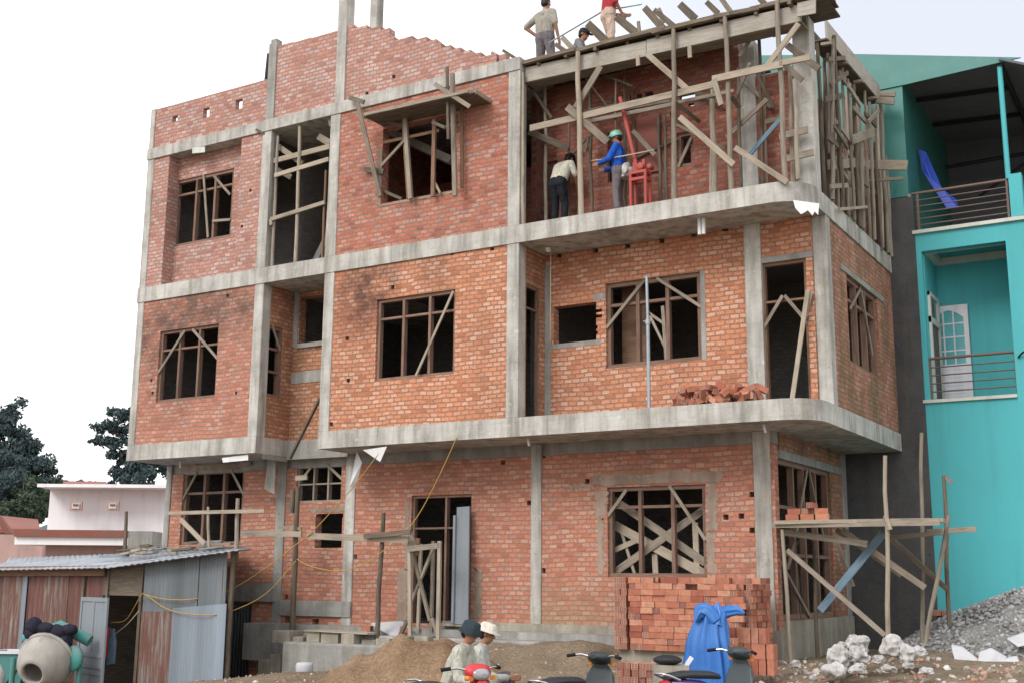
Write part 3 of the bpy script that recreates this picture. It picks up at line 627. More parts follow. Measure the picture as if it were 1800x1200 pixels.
# --- enclosing walls, inner partitions
wall('rear_wall', 'x', Y1-.25, .2, [(.25, W0-.2, -.8, Z2B)], [], M_roomshade); wall('rear_wall', 'x', Y1-.25, .2, [(.25, W-.25, Z2T, Z3B)], [], M_roomshade)
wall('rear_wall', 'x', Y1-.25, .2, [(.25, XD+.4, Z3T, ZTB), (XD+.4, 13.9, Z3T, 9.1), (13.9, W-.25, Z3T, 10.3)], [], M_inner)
wall('end_wall', 'y', .2, .17, [(.25, Y1, Z2T, Z3B)], [], M_roomshade); wall('end_wall', 'y', .2, .17, [(.37, Y1, Z3T, ZTB)], [], M_roomshade); wall('end_wall', 'y', .2, .17, [(D0+.2, Y1, -.8, Z2B)], [], M_roomshade)
for x in (XB+.1, XD-.1):
    wall('inner_wall', 'y', x, .12, [(D0+.25, Y1-.3, .72, Z2B)], [], M_roomshade); wall('inner_wall', 'y', x, .12, [(D+.25, Y1-.3, Z2T, Z3B)], [], M_roomshade); wall('inner_wall', 'y', x, .12, [(D+.25, Y1-.3, Z3T, ZTB)], [], M_roomshade if x < 5 else M_inner)
# thin sheets under the ceilings, coloured dark to paint in the room shade
m = MB(); m.box((.3, .3, Z3B-.03), (XB, Y1-.3, Z3B-.002)); m.build('ceiling_shade_sheet', M_dark, BLD); m = MB(); m.box((XC, .3, Z3B-.03), (XD, Y1-.3, Z3B-.002)); m.build('ceiling_shade_sheet', M_dark, BLD); m = MB(); m.box((XD+.05, D+.25, Z3B-.03), (W-.3, Y1-.3, Z3B-.002)); m.build('ceiling_shade_sheet', M_dark, BLD)
m = MB(); m.box((.3, D0+.26, Z2B-.03), (W0-.3, Y1-.3, Z2B-.002)); m.build('ceiling_shade_sheet', M_dark, BLD); m = MB(); m.box((.3, .4, ZTB-.03), (XB, Y1-.3, ZTB-.002)); m.build('ceiling_shade_sheet', M_dark, BLD)
# drain stubs under the slabs
m = MB()
for px, py in ((1229, 372), (1236, 368)):
    p = onY(px, py, .25); m.tube([(p.x, .25, Z3B), (p.x, .25, Z3B-.28)], .035, 8)
m.build('drain_pipe', M_pvc, BLD)
m = MB()
for x, y in ((1.0, .6), (9.9, .3), (14.2, .35)): m.tube([(x, y, Z2B), (x+.03, y, Z2B-.14)], .025, 6)
m.tube([(10.15, .55, Z3B), (10.15, .55, Z3B-.05), (10.2, .5, Z3B-.06)], .05, 6); m.build('drain_pipe', M_pvc, BLD)
m = MB(); p = onY(968, 440, .5); m.tube([(p.x, .5, Z3B), (p.x, .5, Z3B-.9), (p.x+.005, .5, Z3B-1.75)], .006, 5, cap=False); m.build('hanging_wire', M_ropep, BLD)
# ------------------------------------------------------------------ formwork of the open corner storey
YF = .16
FW = empty('roof_formwork', (12.4, .2, Z3T), 'timber formwork and props carrying the unpoured roof over the open corner storey', 'formwork')
pa, pb = onY(924, 130, YF), onY(1428, 18, YF)
def fy(px, py, y=YF): return onY(px, py, y)
zbm0, zbm1 = onY(930, 143, YF).z, onY(928, 118, YF).z
zb0, zb1 = min(zbm0, onY(1400, 39, YF).z), onY(1394, 11, YF).z
m = MB(); xe = onY(1408, 25, YF).x; xs_ = XD+.27
L = xe-xs_
m.beam((xs_, YF+.02, (zbm0+zbm1)/2), (xs_+L*.47, YF+.02, (zbm0+zbm1+zb0+zb1)/4-.01), .03, zbm1-zbm0); m.beam((xs_+L*.472, YF+.018, (zbm0+zbm1+zb0+zb1)/4), (xe, YF+.018, (zb0+zb1)/2), .03, zb1-zb0)
q0, q1 = onY(1402, 18, YF-.06), onY(1434, 12, YF-.06); m.beam(q0, q1, .03, .24)
m.build('front_form_board', M_form, FW)
ZD = zbm1 + .10
m = MB()
m.beam((xs_, YF+.32, zbm0+.12), (xe, YF+.32, zb0+.12), .03, .26); m.beam((xs_, YF+.17, zbm0+.0), (xe, YF+.17, zb0+.0), .27, .025); m.build('inner_form_board', M_wood, FW)
# joists and deck
for i in range(9): m = MB(); x = xs_+.3+i*.6; z = zbm1+(zb1-zbm1)*(x-xs_)/L+.02; m.beam((x, YF-.04+random.uniform(-.1, .05), z), (x, 2.8 if x < 13.6 else 1.1, z), .06, .08); m.build('joist', M_dkwood, FW)
m = MB(); y = YF-.02
while y < 2.7:
    x = xs_-.05
    lim = xe+.45 if y < .7 else 13.7
    while x < lim-.05:
        l = random.choice((1.6, 2.2, 2.8)); x1 = min(x+l, lim+random.uniform(-.03, .12)); z = zbm1+(zb1-zbm1)*(x-xs_)/L+.085+random.uniform(0, .012); z2 = zbm1+(zb1-zbm1)*(x1-xs_)/L+.085+random.uniform(0, .012)
        m.beam((x, y+.1, z), (x1, y+.1, z2), .19, .025); x = x1+.01
    y += .2
m.build('deck', M_dkwood, FW)
m = MB(); x = xs_
while x < xe+.2:
    z = zbm1+(zb1-zbm1)*(x-xs_)/L; l = random.uniform(.7, 1.7)
    m.beam((x, YF-.05+random.uniform(-.06, .03), z+.06+random.uniform(-.01, .04)), (min(x+l, xe+.3), YF-.05+random.uniform(-.06, .03), z+.05+random.uniform(.0, .05)), .09, .07); x += l*.8
m.build('edge_board', M_dkwood, FW)
# corner platform overhanging the gable end
m = MB(); pts = [onZ(1418, -14, 11.05), onZ(1440, -22, 11.05), onZ(1468, 22, 11.05), onZ(1434, 36, 11.05)]
m.slabpoly([(xe-.1, YF-.1, 11.0), (pts[2].x+.05, YF+.0, 11.0), (pts[2].x+.05, YF+.9, 11.0), (xe-.1, YF+.9, 11.0)], (0, 0, 1), .03); m.build('corner_platform', M_dkwood, FW)
# uprights along the slab edge (px at foot, px at head)
yp = .075
for (x0, y0, x1, y1, rd) in ((920, 392, 919, 128, .036), (1022, 378, 1016, 92, .055), (1185, 352, 1184, 45, .048), (1286, 338, 1274, 28, .048), (1381, 330, 1366, 2, .050), (1404, 330, 1396, 140, .04)):
    a, b = onY(x0, y0, yp), onY(x1, y1, yp); a.z = Z3T
    m = MB(); m.pole(a, b, rd, rd*.8, jit=.012); m.build('prop', M_pale if rd < .04 or x0 in (1022,) else M_wood, FW)
for (x0, y0, x1, y1, rd, yy) in ((1250, 345, 1252, 150, .04, .5), (1254, 260, 1252, 175, .06, .5), (1302, 300, 1298, 120, .035, .6), (960, 385, 958, 150, .04, .7), (1040, 370, 1036, 130, .035, .75), (1393, 300, 1388, 120, .04, .6), (1340, 320, 1334, 60, .035, .8), (1100, 330, 1098, 110, .03, .8), (1160, 330, 1158, 205, .035, .8), (1172, 330, 1168, 200, .03, .75)):
    a, b = onY(x0, y0, yy), onY(x1, y1, yy); a.z = Z3T; m = MB(); m.pole(a, b, rd, rd*.85, jit=.015); m.build('prop', M_wood if rd > .035 else M_dkwood, FW)
rq = random.Random(77)
for k in range(16):
    x = rq.uniform(10.1, 14.6); yy = rq.uniform(.45, .9); m = MB()
    if k % 3 == 0: m.pole((x, yy, Z3T), (x+rq.uniform(-.1, .1), yy, rq.uniform(10.2, 10.8)), rq.uniform(.02, .032), jit=.014); m.build('prop', M_dkwood, FW)
    else: z_ = rq.uniform(8.9, 10.6); m.beam((x, yy, z_), (x+rq.uniform(-.9, .9), yy+rq.uniform(-.15, .1), z_+rq.uniform(-.7, .7)), rq.uniform(.04, .08), .03, (0, 1, 0)); m.build('brace', (M_dkwood, M_wood)[k % 2], FW)
def boardY(name, seg, wd, th, mat, par, y, y2=None):
    a, b = onY(seg[0], seg[1], y), onY(seg[2], seg[3], y if y2 is None else y2); m = MB(); m.beam(a, b, th, wd, (0, 0, 1) if abs(b.x-a.x) > .3*abs(b.z-a.z) else (1, 0, 0)); return m.build(name, mat, par)
def braceY(name, seg, wd, th, mat, par, y, y2=None):
    a, b = onY(seg[0], seg[1], y), onY(seg[2], seg[3], y if y2 is None else y2); m = MB(); m.beam(a, b, wd, th, (0, 1, 0)); return m.build(name, mat, par)
for seg, wd, mt, yy in (((932, 226, 1018, 206), .12, M_pale, .13), ((1018, 206, 1262, 147), .12, M_pale, .13), ((1252, 140, 1376, 113), .12, M_pale, .02), ((1370, 112, 1424, 101), .10, M_pale, .02),
                    ((1030, 215, 1190, 182), .07, M_wood, .45), ((1190, 181, 1290, 160), .06, M_wood, .45), ((1030, 200, 1180, 172), .16, M_dkwood, .6), ((930, 232, 1000, 262), .12, M_dkwood, .6)):
    boardY('ledger', seg, wd, .035, mt, FW, yy)
for seg, wd, mt, yy, y2 in (((1137, 95, 1208, 157), .10, M_pale, .13, .13), ((1195, 206, 1290, 290), .10, M_pale, .0, .0), ((1292, 260, 1384, 321), .09, M_pale, .0, -.0), ((997, 188, 1068, 250), .13, M_wood, .03, .3),
                       ((1056, 117, 1012, 190), .12, M_wood, .16, .16), ((1374, 207, 1315, 275), .075, M_blueboard, .3, .5), ((1404, 42, 1344, 122), .09, M_pale, .05, .05), ((1020, 125, 1070, 190), .03, M_dkwood, .5, .7),
                       ((930, 150, 970, 208), .06, M_dkwood, .5, .7), ((1318, 112, 1296, 165), .06, M_wood, .2, .5), ((1300, 100, 1325, 60), .06, M_wood, .5, .6), ((1372, 108, 1410, 142), .10, M_wood, .3, .3), ((1384, 80, 1440, 122), .11, M_dkwood, .5, .3),
                       ((1255, 140, 1268, 185), .09, M_wood, .01, .01), ((1286, 170, 1300, 190), .08, M_dkwood, .2, .4), ((1186, 180, 1230, 215), .07, M_dkwood, .4, .8), ((1330, 130, 1360, 190), .05, M_dkwood, .6, .8),
                       ((1345, 215, 1375, 208), .08, M_dkwood, .4, .4), ((1370, 240, 1420, 228), .12, M_wood, .45, .45), ((1380, 280, 1430, 268), .11, M_wood, .4, .4)):
    braceY('brace', seg, wd, .035, mt, FW, yy, y2)
for px, p0, p1 in ((1121, 98, 116), (1212, 80, 102)):
    a, b = onY(px, p0, YF), onY(px+1, p1, YF); m = MB(); m.beam(a, b, .07, .03, (0, 1, 0)); m.build('hanging_cleat', M_pale, FW)
# board ends leaning up out of the deck: loose, each a thing
LBL = ['short grey board end poking up at the left corner of the deck', 'second thin board end beside the left corner of the deck', 'stubby board end beside the crouching worker in the cap', 'splayed board end right of the crouching worker',
       'broad board leaning up left of the worker in red', 'thick dark board leaning up just right of the worker in red', 'short upright peg standing on the deck right of the worker in red', 'long pale board tilting steeply above the middle of the deck', 'dark board crossing the long tilted board', 'notched board end at the middle of the deck', 'twin board ends leaning right of the middle of the deck',
       'small dark board end near the right of the deck', 'long board leaning up near the right end of the deck', 'pale board end at the far right of the deck']
for i, (x0, y0, x1, y1, wd) in enumerate(((864, 93, 890, 108, .07), (884, 89, 920, 112, .06), (976, 78, 1000, 95, .09), (988, 66, 1012, 92, .10), (1033, 42, 1072, 80, .16), (1083, 30, 1122, 62, .15), (1122, 38, 1124, 58, .06), (1133, 14, 1170, 56, .13), (1150, 18, 1186, 48, .10), (1157, 16, 1168, 40, .09), (1195, 8, 1222, 34, .14), (1242, 4, 1262, 24, .10), (1266, -4, 1292, 32, .09), (1330, -8, 1350, 14, .10))):
    a, b = onY(x0, y0, .25), onY(x1, y1, YF+.12); m = MB(); m.beam(b, a, wd, .035, (0, 1, 0), 0, .9)
    standalone(m, 'plank', M_dkwood if i % 3 else M_wood, LBL[i], 'plank', 'boards sticking up from the roof deck')

# ------------------------------------------------------------------ dense shoring along the gable end
SS = empty('side_shoring', (W, 3.2, Z3T), 'thicket of upright poles and form boards shoring the right end of the open storey', 'shoring')
xb = W+.03
def bx_(seg, wd, th, mat, name='brace', x=None, x2=None):
    x = xb if x is None else x; a, b = onX(seg[0], seg[1], x), onX(seg[2], seg[3], x if x2 is None else x2); m = MB(); m.beam(a, b, wd, th, (1, 0, 0)); return m.build(name, mat, SS)
a, b = onX(1452, 52, W), onX(1546, 166, W); a.y = max(a.y, 1.5)
m = MB(); m.beam(a, b, .04, .34); m.build('side_form_board', M_form, SS)
m = MB(); m.beam(a+Vector((-.3, 0, -.02)), b+Vector((-.3, 0, -.02)), .04, .3); m.beam(a+Vector((-.15, 0, -.17)), b+Vector((-.15, 0, -.17)), .3, .03); m.build('inner_form_board', M_dkwood, SS)
for k in range(4):
    yy = 1.6+k*1.05; t_ = (yy-a.y)/(b.y-a.y); z = a.z+(b.z-a.z)*t_; m = MB(); m.beam((W-.1, yy, z-.26), (W+.08, yy, z-.27), .08, .05); m.build('bearer', M_wood, SS)
for i, (x0, y0, x1, y1, rd, dx) in enumerate(((1464, 370, 1464, 70, .045, 0), (1474, 385, 1467, 100, .035, -.3), (1483, 392, 1466, 60, .05, .02), (1493, 400, 1480, 120, .04, -.15), (1503, 405, 1490, 140, .035, 0), (1498, 395, 1486, 110, .045, -.5), (1512, 412, 1500, 150, .05, -.02),
      (1520, 420, 1508, 170, .04, -.3), (1518, 425, 1514, 250, .055, 0), (1530, 425, 1520, 160, .035, -.1), (1528, 430, 1524, 180, .04, -.6), (1538, 430, 1528, 180, .04, 0), (1546, 436, 1536, 175, .045, -.2), (1552, 440, 1542, 185, .035, 0), (1556, 440, 1538, 250, .04, .05), (1562, 450, 1548, 180, .05, 0), (1480, 388, 1474, 220, .05, -.7), (1508, 405, 1505, 230, .05, -.7), (1540, 430, 1535, 240, .05, -.8), (1570, 455, 1556, 190, .045, -.02))):
    p0, p1 = onX(x0, y0, xb+dx), onX(x1, y1, xb+dx); p0.z = Z3T if dx < .03 else p0.z
    if dx >= .03: p0.x = W+.02
    p1.y = min(p1.y, 5.6); p0.y = min(p0.y, 5.5); p1.z = min(p1.z, 11.1); m = MB(); m.pole(p0, p1, rd*.9, rd*.75, jit=.012); m.build('prop', (M_wood, M_pale, M_dkwood, M_wood)[i % 4], SS)
rs = random.Random(21)
for k in range(34):
    yy = rs.uniform(1.4, 5.4); dx = rs.choice((-.1, -.25, -.4, -.6, -.8)); l_ = rs.uniform(-.12, .12); zt3 = rs.choice((10.8, 10.8, 10.4, 9.8)); zb3 = Z3T if rs.random() < .75 else rs.uniform(8.6, 9.4)
    m = MB(); m.pole((W+dx, yy, zb3), (W+dx+rs.uniform(-.06, .06), min(5.45, yy+l_), zt3), rs.uniform(.022, .04), jit=.014); m.build('prop', (M_wood, M_dkwood, M_dkwood, M_wood)[k % 4], SS)
for k in range(14):
    yy = rs.uniform(1.5, 4.6); z_ = rs.uniform(8.3, 10.4); m = MB(); m.beam((W+rs.uniform(-.5, .05), yy, z_), (W+rs.uniform(-.5, .05), yy+rs.uniform(.4, 1.1), z_+rs.uniform(-.5, .5)), rs.uniform(.05, .11), .03, (1, 0, 0)); m.build('brace', (M_dkwood, M_wood)[k % 2], SS)
for seg, wd, mt, dx, dx2 in (((1450, 175, 1482, 168), .10, M_dkwood, 0, 0), ((1470, 215, 1496, 250), .08, M_wood, 0, 0), ((1455, 240, 1480, 262), .12, M_dkwood, .03, 0), ((1498, 246, 1536, 232), .16, M_wood, .05, .05), ((1456, 290, 1520, 285), .17, M_wood, -.05, -.05), ((1460, 328, 1490, 326), .08, M_wood, .02, .02),
                       ((1490, 150, 1512, 185), .10, M_pale, .04, .02), ((1500, 190, 1522, 215), .09, M_wood, .05, 0), ((1460, 150, 1490, 128), .08, M_dkwood, 0, 0), ((1475, 130, 1500, 160), .14, M_wood, -.1, -.1), ((1520, 200, 1540, 222), .08, M_dkwood, .02, 0), ((1475, 368, 1524, 364), .05, M_pale, .05, .05), ((1466, 222, 1490, 260), .08, M_dkwood, .1, .1), ((1526, 215, 1545, 195), .07, M_wood, .1, .1), ((1455, 105, 1485, 102), .08, M_dkwood, 0, 0)):
    bx_(seg, wd, .035, mt, 'brace', xb+dx, xb+dx2)
m = MB(); p_ = onY(470, 136, .1); m.beam((p_.x-.03, .12, ZTT+.9), onY(474, 96, .14), .05, .12, (0, 1, 0)); standalone(m, 'dark_board', M_black, 'dark board standing behind the step of the brick parapet', 'board')
# boards running out sideways past the corner
for seg, wd, y in (((1518, 290, 1595, 291), .19, 4.6), ((1522, 318, 1587, 314), .06, 4.6), ((1548, 165, 1574, 166), .10, 5.0), ((1540, 178, 1572, 180), .10, 5.0), ((1530, 172, 1570, 172), .09, 5.2)):
    p0, p1 = onY(seg[0], seg[1], y), onY(seg[2], seg[3], y); m = MB(); m.beam(p0, p1, .05, wd); m.build('putlog', M_pale if wd > .15 else M_wood, SS)

# ------------------------------------------------------------------ canopy formwork over the upper middle window
CF_ = empty('canopy_formwork', (7.7, -.3, 9.4), 'small plank canopy formwork propped over the upper middle window', 'formwork')
yq = -.55
p0, p1 = onY(642, 205, yq), onY(832, 162, yq)
zc = (p0.z+p1.z)/2; m = MB(); k = 0
y = yq
while y < .0:
    m.beam((p0.x, y+.09, p0.z), (p1.x-.0, y+.09, p1.z), .17, .03); y += .178
m.build('soffit_boards', M_dkwood, CF_)
m = MB(); m.beam((p0.x, yq-.02, p0.z+.03), (p1.x-.1, yq-.02, p1.z+.03), .03, .06); m.beam((p1.x+.02, yq+.05, p1.z+.02), (p1.x+.02, .01, p1.z+.02), .03, .08); m.build('edge_board', M_wood, CF_)
for x0, y0, x1, y1, rd, mt, yy in ((722, 350, 711, 195, .05, M_wood, -.12), (718, 350, 708, 200, .035, M_rust, -.05), (761, 346, 764, 210, .045, M_rust, -.08), (800, 345, 795, 130, .05, M_wood, -.25), (788, 245, 786, 118, .03, M_dkwood, -.45), (812, 330, 812, 185, .035, M_rust, -.08)):
    a, b = onY(x0, y0, yy), onY(x1, y1, yy); m = MB(); m.beam(a, b, rd*1.7, rd*1.2, (0, 1, 0)); m.build('prop', mt, CF_)
for seg, wd, mt, y, y2 in (((628, 180, 668, 345), .09, M_wood, -.5, .0), ((764, 148, 826, 188), .08, M_wood, -.62, -.5), ((674, 251, 772, 230), .06, M_rust, -.06, -.06), ((712, 246, 670, 292), .055, M_wood, -.1, -.03), ((640, 298, 674, 302), .10, M_dkwood, -.05, -.02), ((760, 215, 790, 228), .06, M_wood, -.1, -.1), ((760, 312, 774, 340), .04, M_pale, -.04, -.04), ((672, 335, 706, 350), .06, M_dkwood, .1, .1), ((640, 205, 720, 225), .07, M_dkwood, -.3, 0), ((780, 225, 806, 214), .05, M_dkwood, -.15, -.1), ((614, 172, 640, 180), .09, M_dkwood, -.1, -.3)):
    braceY('brace', seg, wd, .03, mt, CF_, y, y2)

# ------------------------------------------------------------------ poles in the stairwell opening
SW = empty('stairwell_shoring', (4.5, .15, Z3T), 'tall grid of thin poles and boards in the open stairwell bay', 'shoring')
for x0, y0, x1, y1, rd, mt, yy in ((519, 466, 527, 222, .042, M_pale, .08), (573, 448, 580, 330, .03, M_pale, .05), (477, 466, 484, 232, .05, M_wood, .2), (567, 440, 573, 300, .03, M_rust, .1), (487, 290, 489, 240, .035, M_wood, .1)):
    a, b = onY(x0, y0, yy), onY(x1, y1, yy); a.z = Z3T; m = MB(); m.pole(a, b, rd, rd*.9, jit=.012); m.build('prop', mt, SW)
for seg, wd, mt, y, y2 in (((479, 284, 580, 258), .11, M_pale, .12, .12), ((483, 309, 578, 280), .09, M_pale, .06, .06), ((476, 386, 571, 356), .08, M_pale, .04, .04), ((476, 386, 477, 396), .07, M_pale, .03, .03), ((490, 258, 532, 288), .11, M_wood, .2, .2), ((471, 290, 512, 312), .11, M_wood, .15, .3), ((450, 228, 480, 244), .05, M_dkwood, -.05, .1), ((560, 240, 580, 252), .14, M_wood, .3, .3), ((578, 200, 582, 222), .07, M_wood, .1, .1)):
    braceY('rail', seg, wd, .04, mt, SW, y, y2)
m = MB(); m.beam((3.8, 1.7, 8.0), (5.3, 1.7, 10.4), .9, .14); m.box((4.75, 1.2, Z3T), (5.32, 1.3, 9.5)); m.box((3.75, 2.1, 9.6), (5.3, 2.2, 10.0)); m.build('stair_slab', M_concd, BLD)
wall('inner_wall', 'x', 1.45, .12, [(4.55, 5.35, Z3T, 9.4)], [], M_orangeL)

# a diagonal stick in the light-well, a steel prop on the balcony
m = MB(); m.beam(onY(510, 805, .6), onY(562, 700, .3), .05, .05); standalone(m, 'timber_stick', M_dkwood, 'dark stick leaning in the recess between the two brick blocks', 'stick')
p = onY(1141, 715, .12); t_ = onY(1138, 486, .12); ST = empty('steel_prop', (p.x, .12, Z2T), 'slim pale blue adjustable steel prop standing on the balcony edge', 'prop')
m = MB(); m.tube([(p.x, .12, Z2T), (p.x, .12, 5.9)], .032, 10); m.box((p.x-.06, .06, Z2T), (p.x+.06, .18, Z2T+.012)); m.build('outer_tube', M_steel, ST)
m = MB(); m.tube([(p.x, .12, 5.9), (p.x-.01, .12, t_.z)], .025, 10); m.build('inner_tube', M_steel, ST)
m = MB(); m.tube([(p.x-.08, .12, 5.9), (p.x+.08, .12, 5.9)], .012, 6); m.lathe((p.x, .12, 5.88), [(.045, -.04), (.045, .04)], 10); m.build('collar', M_steel, ST)

# timber behind the big ground floor window
GS = empty('window_shoring', (12.7, 1.6, .72), 'heap of crossed pale boards leaning behind the big lower window', 'boards')
for seg, wd, mt in (((1080, 922, 1238, 1008), .16, M_pale), ((1072, 872, 1240, 988), .13, M_wood), ((1240, 893, 1074, 1010), .13, M_wood), ((1121, 948, 1070, 971), .09, M_pale), ((1222, 918, 1226, 1010), .10, M_pale), ((1151, 972, 1153, 1012), .10, M_pale), ((1092, 932, 1118, 1014), .05, M_wood)):
    braceY('board', seg, wd, .035, mt, GS, D0+.25+random.uniform(0, .12), D0+.2)

# ------------------------------------------------------------------ scaffold beside the gable
SC = empty('timber_scaffold', (15.4, 2.2, .6), 'rough pole scaffold with a plank platform beside the grey side wall', 'scaffold')
y0s, y1s = 1.0, 2.6
pl0, pl1 = onY(1373, 920, 1.0), onY(1668, 914, 2.0)
zpl = 2.56
m = MB()
for i in range(4): y = .95+i*.23; m.beam((W0+.06, y, zpl+.004*i), (onY(1650, 914, 1.6).x+random.uniform(-.1, .15), y+.1, zpl+.004*i), .21, .06)
m.build('platform', M_pale, SC); m = MB(); m.beam((W0+.02, .92, zpl-.03), (onY(1652, 914, .92).x, .92, zpl-.03), .04, .11); m.build('edge_board', M_wood, SC)
for x0, y0, x1, y1, rd, mt, yy in ((1390, 1165, 1375, 930, .05, M_pale, .95), (1561, 1120, 1556, 800, .052, M_pale, .9), (1564, 930, 1556, 905, .06, M_pale, .88), (1621, 1140, 1620, 760, .05, M_wood, 2.4), (1627, 1130, 1668, 905, .05, M_wood, 1.6), (1668, 1080, 1659, 835, .05, M_dkwood, 2.6), (1438, 1160, 1430, 950, .05, M_dkwood, 2.0), (1408, 1080, 1395, 940, .04, M_dkwood, 2.4)):
    a, b = onY(x0, y0, yy), onY(x1, y1, yy); m = MB(); a.z = min(a.z, gz(a.x, a.y)+.3) if y0 > 1070 else a.z
    m.pole(a, b, rd*.74, rd*.6, jit=.016); m.build('prop', mt, SC)
for seg, wd, mt, y, y2 in (((1384, 966, 1556, 1116), .07, M_wood, .98, .95), ((1480, 930, 1626, 1032), .09, M_pale, 1.4, 1.8), ((1553, 936, 1442, 1072), .12, M_blueboard, 1.5, 1.5), ((1470, 930, 1585, 1010), .08, M_wood, 1.7, 1.9), ((1560, 940, 1665, 1035), .08, M_dkwood, 2.2, 2.3), ((1380, 935, 1525, 955), .10, M_wood, 1.2, 1.2), ((1630, 934, 1716, 929), .08, M_wood, 2.0, 2.0), ((1560, 945, 1660, 935), .07, M_wood, 1.8, 2.0), ((1384, 1000, 1400, 950), .05, M_dkwood, 1.5, 1.6), ((1470, 950, 1500, 1030), .05, M_wood, 2.5, 2.6)):
    braceY('brace', seg, wd, .05, mt, SC, y, y2)
p = onY(1662, 836, 2.6); m = MB(); m.beam(p, p+Vector((.1, 0, -.12)), .05, .03, (0, 1, 0)); m.build('cleat', M_wood, SC)
def brick_proto():
    """clay brick; its six holes are dark quads on the ends, their shade painted"""
    m = MB(); L_, w_, h_ = .21, .10, .09
    m.box((-L_/2, -w_/2, 0), (L_/2, w_/2, h_))
    for sx in (-1, 1):
        for i in (-1, 1):
            for j in (0, 1, 2):
                y_, z_ = i*.023, .018+j*.027
                m.add([(sx*(L_/2+.0012), y_-.015, z_-.009), (sx*(L_/2+.0012), y_+.015, z_-.009), (sx*(L_/2+.0012), y_+.015, z_+.009), (sx*(L_/2+.0012), y_-.015, z_+.009)], [(0, 1, 2, 3) if sx > 0 else (3, 2, 1, 0)], None, 1)
    o = m.build('brick', [M_brickobj, M_dark]); return o
BR = brick_proto(); used = [False]
def put_brick(loc, rot, label, group):
    o = BR if not used[0] else BR.copy()
    if used[0]: COL.objects.link(o)
    used[0] = True; o.location = loc; o.rotation_euler = rot
    return tag(o, label, 'brick', group)
LS = 'orange hollow brick stacked on the scaffold platform'
bx0 = onY(1383, 905, 1.0).x
for i, (dx, dy, lv, rz) in enumerate(((0, 0, 0, 0), (0, .12, 0, 0), (.24, .0, 0, .05), (.47, .03, 0, .1), (0.03, .02, 1, 0), (.22, .05, 1, 1.45), (.30, .03, 2, 1.5), (.45, .05, 1, .2))):
    put_brick((bx0+.1+dx, 1.0+dy, zpl+.035+lv*.092), (0, 0, rz), LS, 'bricks on the scaffold')
# ------------------------------------------------------------------ the big brick stack below the window, and the smaller ones
GL = 'hollow brick in the big orderly stack below the crossed-board window'
x0, x1 = onY(1080, 1080, -.2).x, onY(1304, 1080, -.2).x; zb = .56; n = 0
for lv in range(12):
    z = zb+lv*.094; x = x0+random.uniform(-.015, .015); top = lv == 11
    # left end: headers turned out in a column, then stretchers along the front
    for k in range(2): put_brick((x0+.05+k*.105+random.uniform(-.01, .01), -.2+.11, z), (0, 0, math.pi/2+random.uniform(-.04, .04)), GL, 'bricks of the big stack'); n += 1
    x = x0+.235+random.uniform(0, .04)
    lim = x1+.1 if lv < 10 else x1-.05
    while x+.2 < lim:
        if lv > 8 and random.random() < .12: x += .2; continue
        if random.random() < .84: dy = random.uniform(-.012, .02); put_brick((x+.106, -.15+dy, z), (0, 0, random.uniform(-.03, .03)), GL, 'bricks of the big stack'); x += .214; n += 1
        else: put_brick((x+.052, -.09, z), (0, 0, math.pi/2), GL, 'bricks of the big stack'); x += .107; n += 1
    # right end seen along the side
    for k in range(4): put_brick((x1+.06+random.uniform(-.02, .02), .06+k*.23, z), (0, 0, math.pi/2+random.uniform(-.05, .05)), GL, 'bricks of the big stack'); n += 1
for k in range(9):
    put_brick((x0+.35+k*.24, .04, zb+11*.094), (0, 0, random.uniform(-.2, .2)), GL, 'bricks of the big stack')
m = MB(); m.box((x0+.02, -.08, zb-.3), (x1+.15, .9, zb-.004)); standalone(m, 'stack_base', M_plinth, 'low concrete ledge under the big brick stack', 'ledge')
m = MB(); m.box((x0+.24, -.04, zb+.0), (x1-.02, .8, zb+11*.094-.01)); standalone(m, 'stacked_brick', M_ground, 'inner mass of bricks filling the big stack below the window', 'bricks')['kind'] = 'stuff'
GL2 = 'upright brick in the front stack beside the blue tarp'
fx0 = onY(1268, 1110, -1.1)
for r_ in range(3):
    for c_ in range(7):
        for d_ in range(2):
            if r_ == 2 and c_ > 5: continue
            put_brick((fx0.x+.06+c_*.108+random.uniform(-.008, .008), -1.1+d_*.105+random.uniform(-.01, .01), .34+r_*.214+.105), (0, math.pi/2, math.pi/2+random.uniform(-.04, .04)), GL2, 'bricks of the front stack')
for r_ in range(7):
    for c_ in range(3): put_brick((fx0.x+.06+c_*.11, -1.42+random.uniform(-.02, .02), .20+r_*.093) if r_ < 6 else (fx0.x+.06+c_*.11, -1.40, .2+r_*.093), (0, 0, math.pi/2+random.uniform(-.06, .06)), GL2, 'bricks of the front stack')
GL3 = 'brick in the knee-high pile behind the blue motorbike'
s3 = onY(1090, 1180, -2.2)
for r_ in range(5):
    for c_ in range(5):
        put_brick((s3.x+.05+c_*.11+random.uniform(-.01, .01), -2.2+random.uniform(-.02, .02), gz(s3.x, -2.2)-.05+r_*.094), (0, 0, math.pi/2+random.uniform(-.1, .1)), GL3, 'bricks of the small pile')
GL4 = 'broken brick tumbled along the balcony edge by the doorway'
for k in range(64):
    t_ = random.random(); px = 1188+t_*150; p = onY(px, 690, .25+random.uniform(-.16, .3)); hgt = random.choice((0, .03, .09, .16, .24 if 1200 < px < 1280 else .12))
    put_brick((p.x, p.y, Z2T+.012+hgt), (random.uniform(-.5, .5), random.uniform(-.9, .9), random.uniform(0, 3.1)), GL4, 'broken bricks on the balcony')
for k, (px, py, lb) in enumerate(((645, 1122, 'brick lying flat on the ledge left of the leaning pole'), (712, 1124, 'brick lying at the foot of the timber trestle'))):
    p = onY(px, py, .55); put_brick((p.x, p.y, .66), (0, .2*k, .4*k), lb, 'single bricks on the ledge')
